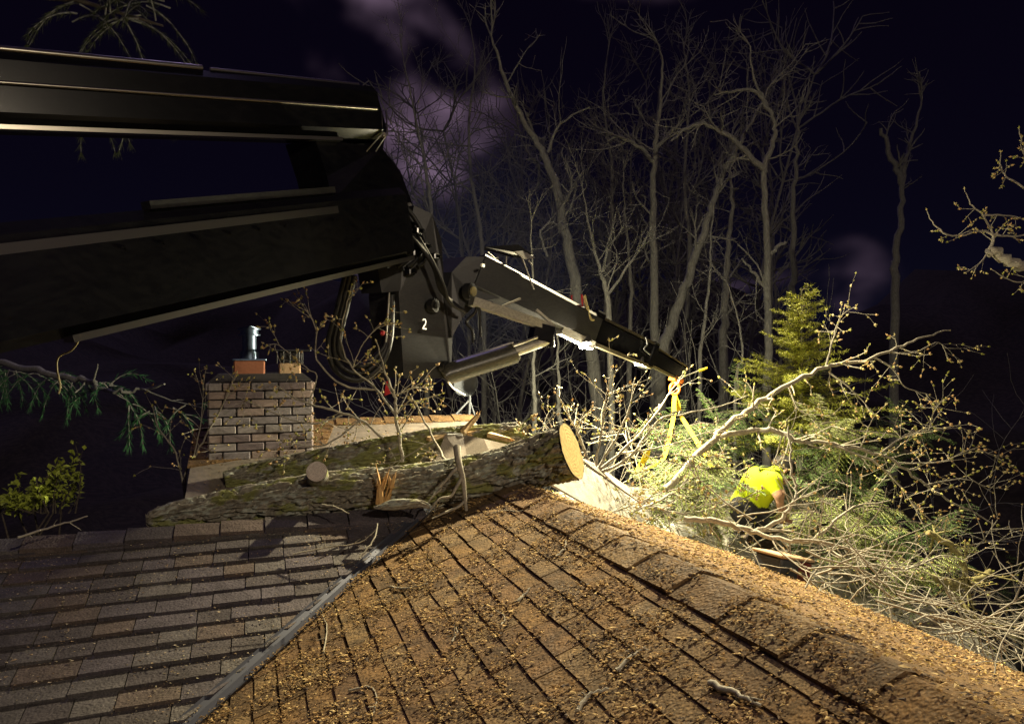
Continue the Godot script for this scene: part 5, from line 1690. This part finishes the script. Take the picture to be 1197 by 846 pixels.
	for k in 44:
		var f := rng.randf()
		var p := at(lerpf(-30, 128, f), 424 + 26 * f + rr(-4, 6), lerpf(8.8, 7.7, f))
		if k > 32: p = at(rr(150, 235), rr(470, 486), 7.4)
		var d := Vector3(rr(-0.8, 1), rr(-0.3, 0.3), rr(-0.3, 0.3)).normalized()
		var pts := [p]
		for i in 6:
			d = (d + Vector3(0, -0.3, 0) + rdir() * 0.1).normalized()
			pts.append(pts[-1] + d * 0.075)
			for z in 12:
				var q := (d + rdir() * 0.55 + Vector3(0, -0.3, 0)).normalized()
				var sw := q.cross(rdir()).normalized() * 0.004
				nd.col = Color(0.06, 0.20, 0.075) * rr(0.6, 1.4)
				nd.tri(pts[-1] - sw, pts[-1] + sw, pts[-1] + q * rr(0.07, 0.13))
		s.tube(pts, taper(7, 0.008, 0.003), 4, false)
	limb(s, null, px([[165, 454, 7.6], [200, 468, 7.5], [235, 476, 7.4]]), 0.012, 0.005, 2, 0.2, 0)
	obj("branches", s, M.treebark, t).set_meta("kind", "stuff")
	obj("needles", nd, M.needle, t).set_meta("kind", "stuff")

	# the wood behind
	bare_tree("thick leaning bare tree rising left of the jib collar", [[700, 480], [676, 350], [664, 290], [652, 225], [636, 180], [612, 140], [590, 90], [575, 40]], 13, 18, 6, 12, 1.3, [[[[640, 300, 13], [632, 270, 13], [650, 262, 13], [668, 300, 13]], 0.03, 0.015, 8], [[[640, 178, 13], [655, 145, 13], [690, 125, 13]], 0.035, 0.012, 5]])
	bare_tree("straight pale bare trunk in the middle of the wood", [[766, 500], [765, 380], [764, 280], [764, 205], [768, 150], [775, 90], [770, 50]], 14, 14, 4, 14, 1.3, [[[[765, 190, 14], [745, 170, 14], [722, 160, 14], [710, 165, 14]], 0.05, 0.015, 6], [[[766, 175, 14], [790, 150, 14], [800, 135, 14]], 0.05, 0.015, 6]])
	bare_tree("slanting bare trunk leaning right beside the straight pale one", [[772, 440], [786, 380], [803, 330], [822, 275], [834, 235], [850, 195], [875, 150], [900, 100]], 13.5, 16, 5, 14, 1.2)
	bare_tree("slender pale tree with a forked crooked top behind the spruce", [[898, 480], [898, 370], [896, 290], [894, 202], [904, 165], [905, 142], [893, 115], [880, 85], [876, 52]], 12, 11, 4, 8, 0.8, [[[[894, 202, 12], [876, 180, 12], [850, 158, 12], [822, 144, 12], [800, 152, 12], [785, 165, 12]], 0.06, 0.02, 9], [[[897, 340, 12], [882, 320, 12], [868, 302, 12]], 0.04, 0.015, 1], [[[897, 302, 12], [908, 290, 12], [919, 282, 12]], 0.04, 0.03, 0], [[[903, 135, 12], [880, 105, 12], [850, 108, 12], [835, 110, 12]], 0.04, 0.015, 6], [[[897, 345, 12], [885, 310, 12], [862, 285, 12]], 0.02, 0.012, 2]])
	bare_tree("thin forked sapling right of the guard frame", [[714, 420], [708, 340], [702, 318], [690, 270], [680, 215]], 11, 9, 3, 10, 0.8, [[[[710, 345, 11], [735, 310, 11], [755, 280, 11], [762, 262, 11]], 0.025, 0.012, 6], [[[704, 318, 11], [712, 280, 11], [720, 250, 11]], 0.025, 0.01, 6]])
	bare_tree("short faint trunk between the slanting trunk and the spruce", [[846, 420], [848, 360], [851, 300], [856, 240], [852, 190]], 16, 13, 6, 8, 1.2)
	bare_tree("thin straight pole trunk below the jib", [[625, 510], [625, 460], [624, 415], [624, 330], [620, 260]], 10, 7, 4, 5, 0.7)
	bare_tree("slim wavy sapling right of the slanting trunk", [[818, 450], [822, 390], [830, 320], [832, 270], [838, 215]], 12, 6, 2.5, 10, 0.8)
	bare_tree("dim purple grey trunk right of the spruce", [[925, 380], [927, 320], [928, 240], [932, 180], [934, 140]], 18, 11, 6, 6, 1.3)
	bare_tree("dim forked trunk standing alone in the dark at right", [[1046, 340], [1048, 300], [1054, 250], [1056, 205], [1066, 165], [1078, 118]], 20, 11, 5, 6, 1.5, [[[[1055, 215, 20], [1043, 185, 20], [1030, 150, 20]], 0.1, 0.05, 3]])
	bare_tree("twiggy tree behind the boom head", [[500, 330], [505, 260], [498, 200], [490, 160], [480, 110], [470, 60]], 17, 7, 2, 20, 1.8)
	bare_tree("twiggy tree right of the boom head against the clouds", [[565, 330], [560, 260], [550, 200], [548, 140], [555, 80], [550, 30]], 19, 7, 2, 18, 2.0)
	bare_tree("slim trunk behind the lit jib extension", [[735, 470], [736, 400], [738, 330], [732, 260], [728, 200]], 15, 8, 4, 10, 1.0)
	bare_tree("leaning sapling behind the yellow sling", [[860, 470], [868, 420], [862, 370], [850, 330]], 11, 5, 2.5, 9, 0.7)
	bare_tree("tall dim tree at the top centre of the wood", [[800, 420], [806, 300], [800, 200], [806, 120], [800, 60]], 20, 8, 3, 16, 1.6)
	bare_tree("tall dim tree left of the straight pale trunk", [[705, 420], [712, 300], [716, 200], [705, 120], [712, 50]], 21, 8, 3, 16, 1.6)
	bare_tree("thin pale stem hidden behind the lit cylinder", [[655, 520], [652, 470], [653, 430], [650, 380]], 10.5, 7, 5, 5, 0.6)
	var u := Shape.new()
	for k in 110:
		var x := rr(-1.5, 6.0)
		var z := rr(-16, -9.8)
		var p := Vector3(x, ground_y(x, z), z)
		grow(u, null, p, Vector3(rr(-0.4, 0.4), 1, rr(-0.3, 0.3)).normalized(), rr(1.5, 4.6), rr(0.008, 0.02), 2, 0.4, Vector3(0, 0.4, 0))
	tag(obj("undergrowth", u, M.treebark), "tangle of bare saplings filling the wood behind the house", "undergrowth", "", "stuff")

func far_wood() -> void:
	var u := Shape.new()
	for k in 45:
		var x := rr(-3, 11)
		var z := rr(-44, -22)
		var p := Vector3(x, ground_y(x, z) - 0.2, z)
		var h := rr(7, 15)
		var pts := [p]
		var d := Vector3(rr(-0.12, 0.12), 1, 0).normalized()
		for i in 7:
			d = (d + rdir() * 0.12).normalized()
			pts.append(pts[-1] + d * h / 7)
		var r := rr(0.05, 0.12)
		u.tube(pts, taper(8, r, 0.03), 5, false)
		for i in range(2, 8):
			for q in 3: grow(u, null, pts[i], Vector3(rr(-1, 1), rr(0.1, 0.9), rr(-0.5, 0.5)).normalized(), rr(1.2, 3.4), 0.035, 1, 0.4, Vector3(0, 0.5, 0))
	tag(obj("far_wood", u, M.treebark), "far off bare wood on the rising ground that reads as one mass", "wood", "", "stuff")

func build_ground() -> void:
	var s := Shape.new()
	var n := 70
	var xs := []
	var zs := []
	for i in n + 1:
		var f := float(i) / n * 2 - 1
		xs.append(signf(f) * pow(absf(f), 2.2) * 140.0)
		zs.append(-6 + signf(f) * pow(absf(f), 2.2) * 140.0)
	for i in n + 1:
		for j in n + 1:
			var x: float = xs[j]
			var z: float = zs[i]
			var e := 0.3
			s.vert(Vector3(x, ground_y(x, z), z), Vector3(ground_y(x - e, z) - ground_y(x + e, z), 2 * e, ground_y(x, z - e) - ground_y(x, z + e)).normalized())
	for i in n:
		for j in n:
			var p := i * (n + 1) + j
			s.idx.append_array([p, p + 1, p + n + 1, p + 1, p + n + 2, p + n + 1])
	var o := obj("ground", s, M.ground)
	o.set_meta("kind", "structure")
	o.set_meta("label", "dark leaf strewn ground rising into the wood")
	o.set_meta("category", "ground")

func night_sky() -> Sky:
	var w := 1024
	var h := 512
	var im := Image.create(w, h, false, Image.FORMAT_RGBF)
	var f := FastNoiseLite.new()
	f.seed = 77
	f.frequency = 1.0
	f.fractal_octaves = 5
	var g := FastNoiseLite.new()
	g.seed = 544
	g.frequency = 1.0
	g.fractal_octaves = 2
	for y in h:
		var el := PI / 2 - PI * (y + 0.5) / h
		for x in w:
			var az := TAU * (x + 0.5) / w
			var d := Vector3(sin(az) * cos(el), sin(el), -cos(az) * cos(el))
			var c := clampf(0.42 + f.get_noise_3d(d.x * 5.5, d.y * 9.0, d.z * 5.5) * 1.2, 0, 1)
			var m := clampf(0.35 + g.get_noise_3d(d.x * 2.0, d.y * 2.0, d.z * 2.0) * 2.2, 0, 1)
			m = maxf(m - 0.4, 0.0) / 0.6
			var k := c * c * m * 1.1
			var hz := exp(-maxf(d.y, 0.0) * 6.0)
			im.set_pixel(x, y, Color(0.0012 + 0.10 * k + 0.0012 * hz, 0.0006 + 0.066 * k + 0.0020 * hz, 0.0028 + 0.10 * k + 0.0045 * hz))
	var p := PanoramaSkyMaterial.new()
	p.panorama = ImageTexture.create_from_image(im)
	var sk := Sky.new()
	sk.sky_material = p
	return sk

const LAMP_A := 10.0
const LAMP_B := 1.6
const LAMP_D := 16.0  # unseen added fill floodlight
const LAMP_E := 310.0  # unseen added roof spotlight
const FILL_POS := Vector3(4.0, 8.5, 4.0)
const ADDED_TOWER := Vector3(3.0, 11.6, -9.5)

func build_added_lights() -> void:
	var t := thing("floodlight_mast", "unseen fill floodlight added on a tripod mast behind the viewer on the right", "floodlight", FILL_POS * Vector3(1, 0, 1))  # unseen lamp added as front fill
	var s := Shape.new()
	s.tube([FILL_POS * Vector3(1, 0, 1), FILL_POS + Vector3(0, 0.1, 0.15)], [0.06, 0.045], 10)
	for k in 3:
		var a := TAU * k / 3
		s.tube([FILL_POS * Vector3(1, 0, 1) + Vector3(0, 1, 0), FILL_POS * Vector3(1, 0, 1) + Vector3(cos(a) * 0.9, 0.02, sin(a) * 0.9)], [0.025, 0.025], 8)
	obj("mast", s, M.grey, t)
	work_lamp(t, FILL_POS, (Vector3(-1.5, 4.8, -5) - FILL_POS).normalized(), 0.3, LAMP_D, Color(1.0, 0.92, 0.80), "flood_lamp")
	# unseen added tower: its arm holds a roof spotlight above the frame
	var foot := Vector3(13, 0, ADDED_TOWER.z)
	foot.y = ground_y(foot.x, foot.z)
	t = thing("light_tower", "unseen tall light tower added right of the frame to light the roof", "light tower", foot)
	s = Shape.new()
	s.tube([foot, Vector3(13, ADDED_TOWER.y + 0.3, ADDED_TOWER.z)], [0.16, 0.09], 12)
	obj("mast", s, M.grey, t)
	s = Shape.new()
	s.tube([Vector3(13, ADDED_TOWER.y + 0.2, ADDED_TOWER.z), ADDED_TOWER + Vector3(0, 0.2, 0)], [0.08, 0.05], 10)
	obj("arm", s, M.grey, t)
	var aim := (hw(2.8, 4.2, -3.9) - ADDED_TOWER).normalized()
	var b := Basis.looking_at(aim)
	s = Shape.new()
	s.bevel_box(Transform3D(b, ADDED_TOWER - aim * 0.1), Vector3(0.4, 0.3, 0.2), 0.03)
	var h := obj("spot_lamp", s, M.grey, t)
	s = Shape.new()
	s.bevel_box(Transform3D(b, ADDED_TOWER + aim * 0.006), Vector3(0.34, 0.24, 0.014), 0.005)
	obj("lamp_lens", s, M.lens, h)
	var l := SpotLight3D.new()
	l.name = "spot_light"
	t.add_child(l, true)
	l.transform = Transform3D(b, ADDED_TOWER + aim * 0.05 - foot)
	l.light_energy = LAMP_E
	l.light_color = Color(1.0, 0.93, 0.74)
	l.light_size = 0.12
	l.spot_angle = 20.5
	l.spot_range = 80.0
	l.spot_attenuation = 2.0
	l.shadow_enabled = true

func _ready() -> void:
	var cam := Camera3D.new()
	cam.name = "camera"
	cam.fov = rad_to_deg(2 * atan(423.0 / 800.0))
	cam.near = 0.05
	cam.far = 600
	add_child(cam)
	cam.position = EYE
	cam.rotation.x = PITCH
	cam.current = true
	var env := Environment.new()
	env.background_mode = Environment.BG_SKY
	env.sky = night_sky()
	env.background_energy_multiplier = 1.0
	env.tonemap_mode = Environment.TONE_MAPPER_LINEAR
	env.tonemap_exposure = 1.5
	env.sdfgi_enabled = true
	env.ssao_enabled = true
	env.ssil_enabled = true
	var we := WorldEnvironment.new()
	we.name = "environment"
	we.environment = env
	add_child(we)
	var moon := DirectionalLight3D.new()
	moon.name = "moon"
	add_child(moon)
	moon.look_at_from_position(Vector3.ZERO, -Vector3(-0.25, 0.8, -0.55))
	moon.light_color = Color(0.80, 0.72, 1.0)
	moon.light_energy = 0.06
	moon.light_angular_distance = 3.0
	moon.shadow_enabled = true
	rng.seed = 20240
	make_materials()
	M.mosslimb = mat(Color.WHITE, 0.95, grain(lin(0.16, 0.14, 0.06), lin(0.36, 0.33, 0.14), 256, 41, 1.2, 0.6), 4.0)
	M.greentwig = mat(lin(0.18, 0.22, 0.04), 0.8)
	build_ground()
	build_house()
	build_crane()
	build_trunks()
	build_wreck()
	build_worker()
	build_crown()
	build_plants()
	build_litter()
	far_wood()
	build_added_lights()
	# drifting mist between the crane and the wood
	env.volumetric_fog_enabled = true
	env.volumetric_fog_density = 0.0
	var fv := FogVolume.new()
	fv.name = "mist"
	fv.shape = RenderingServer.FOG_VOLUME_SHAPE_ELLIPSOID
	fv.size = Vector3(4.5, 4, 4)
	var fm := FogMaterial.new()
	fm.density = 0.03
	fm.albedo = Color(0.75, 0.82, 1.0)
	fv.material = fm
	add_child(fv)
	fv.position = at(560, 285, 11.5)
	fv.set_meta("label", "pale bluish mist drifting between the crane elbow and the wood")
	fv.set_meta("category", "mist")
	fv.set_meta("kind", "stuff")
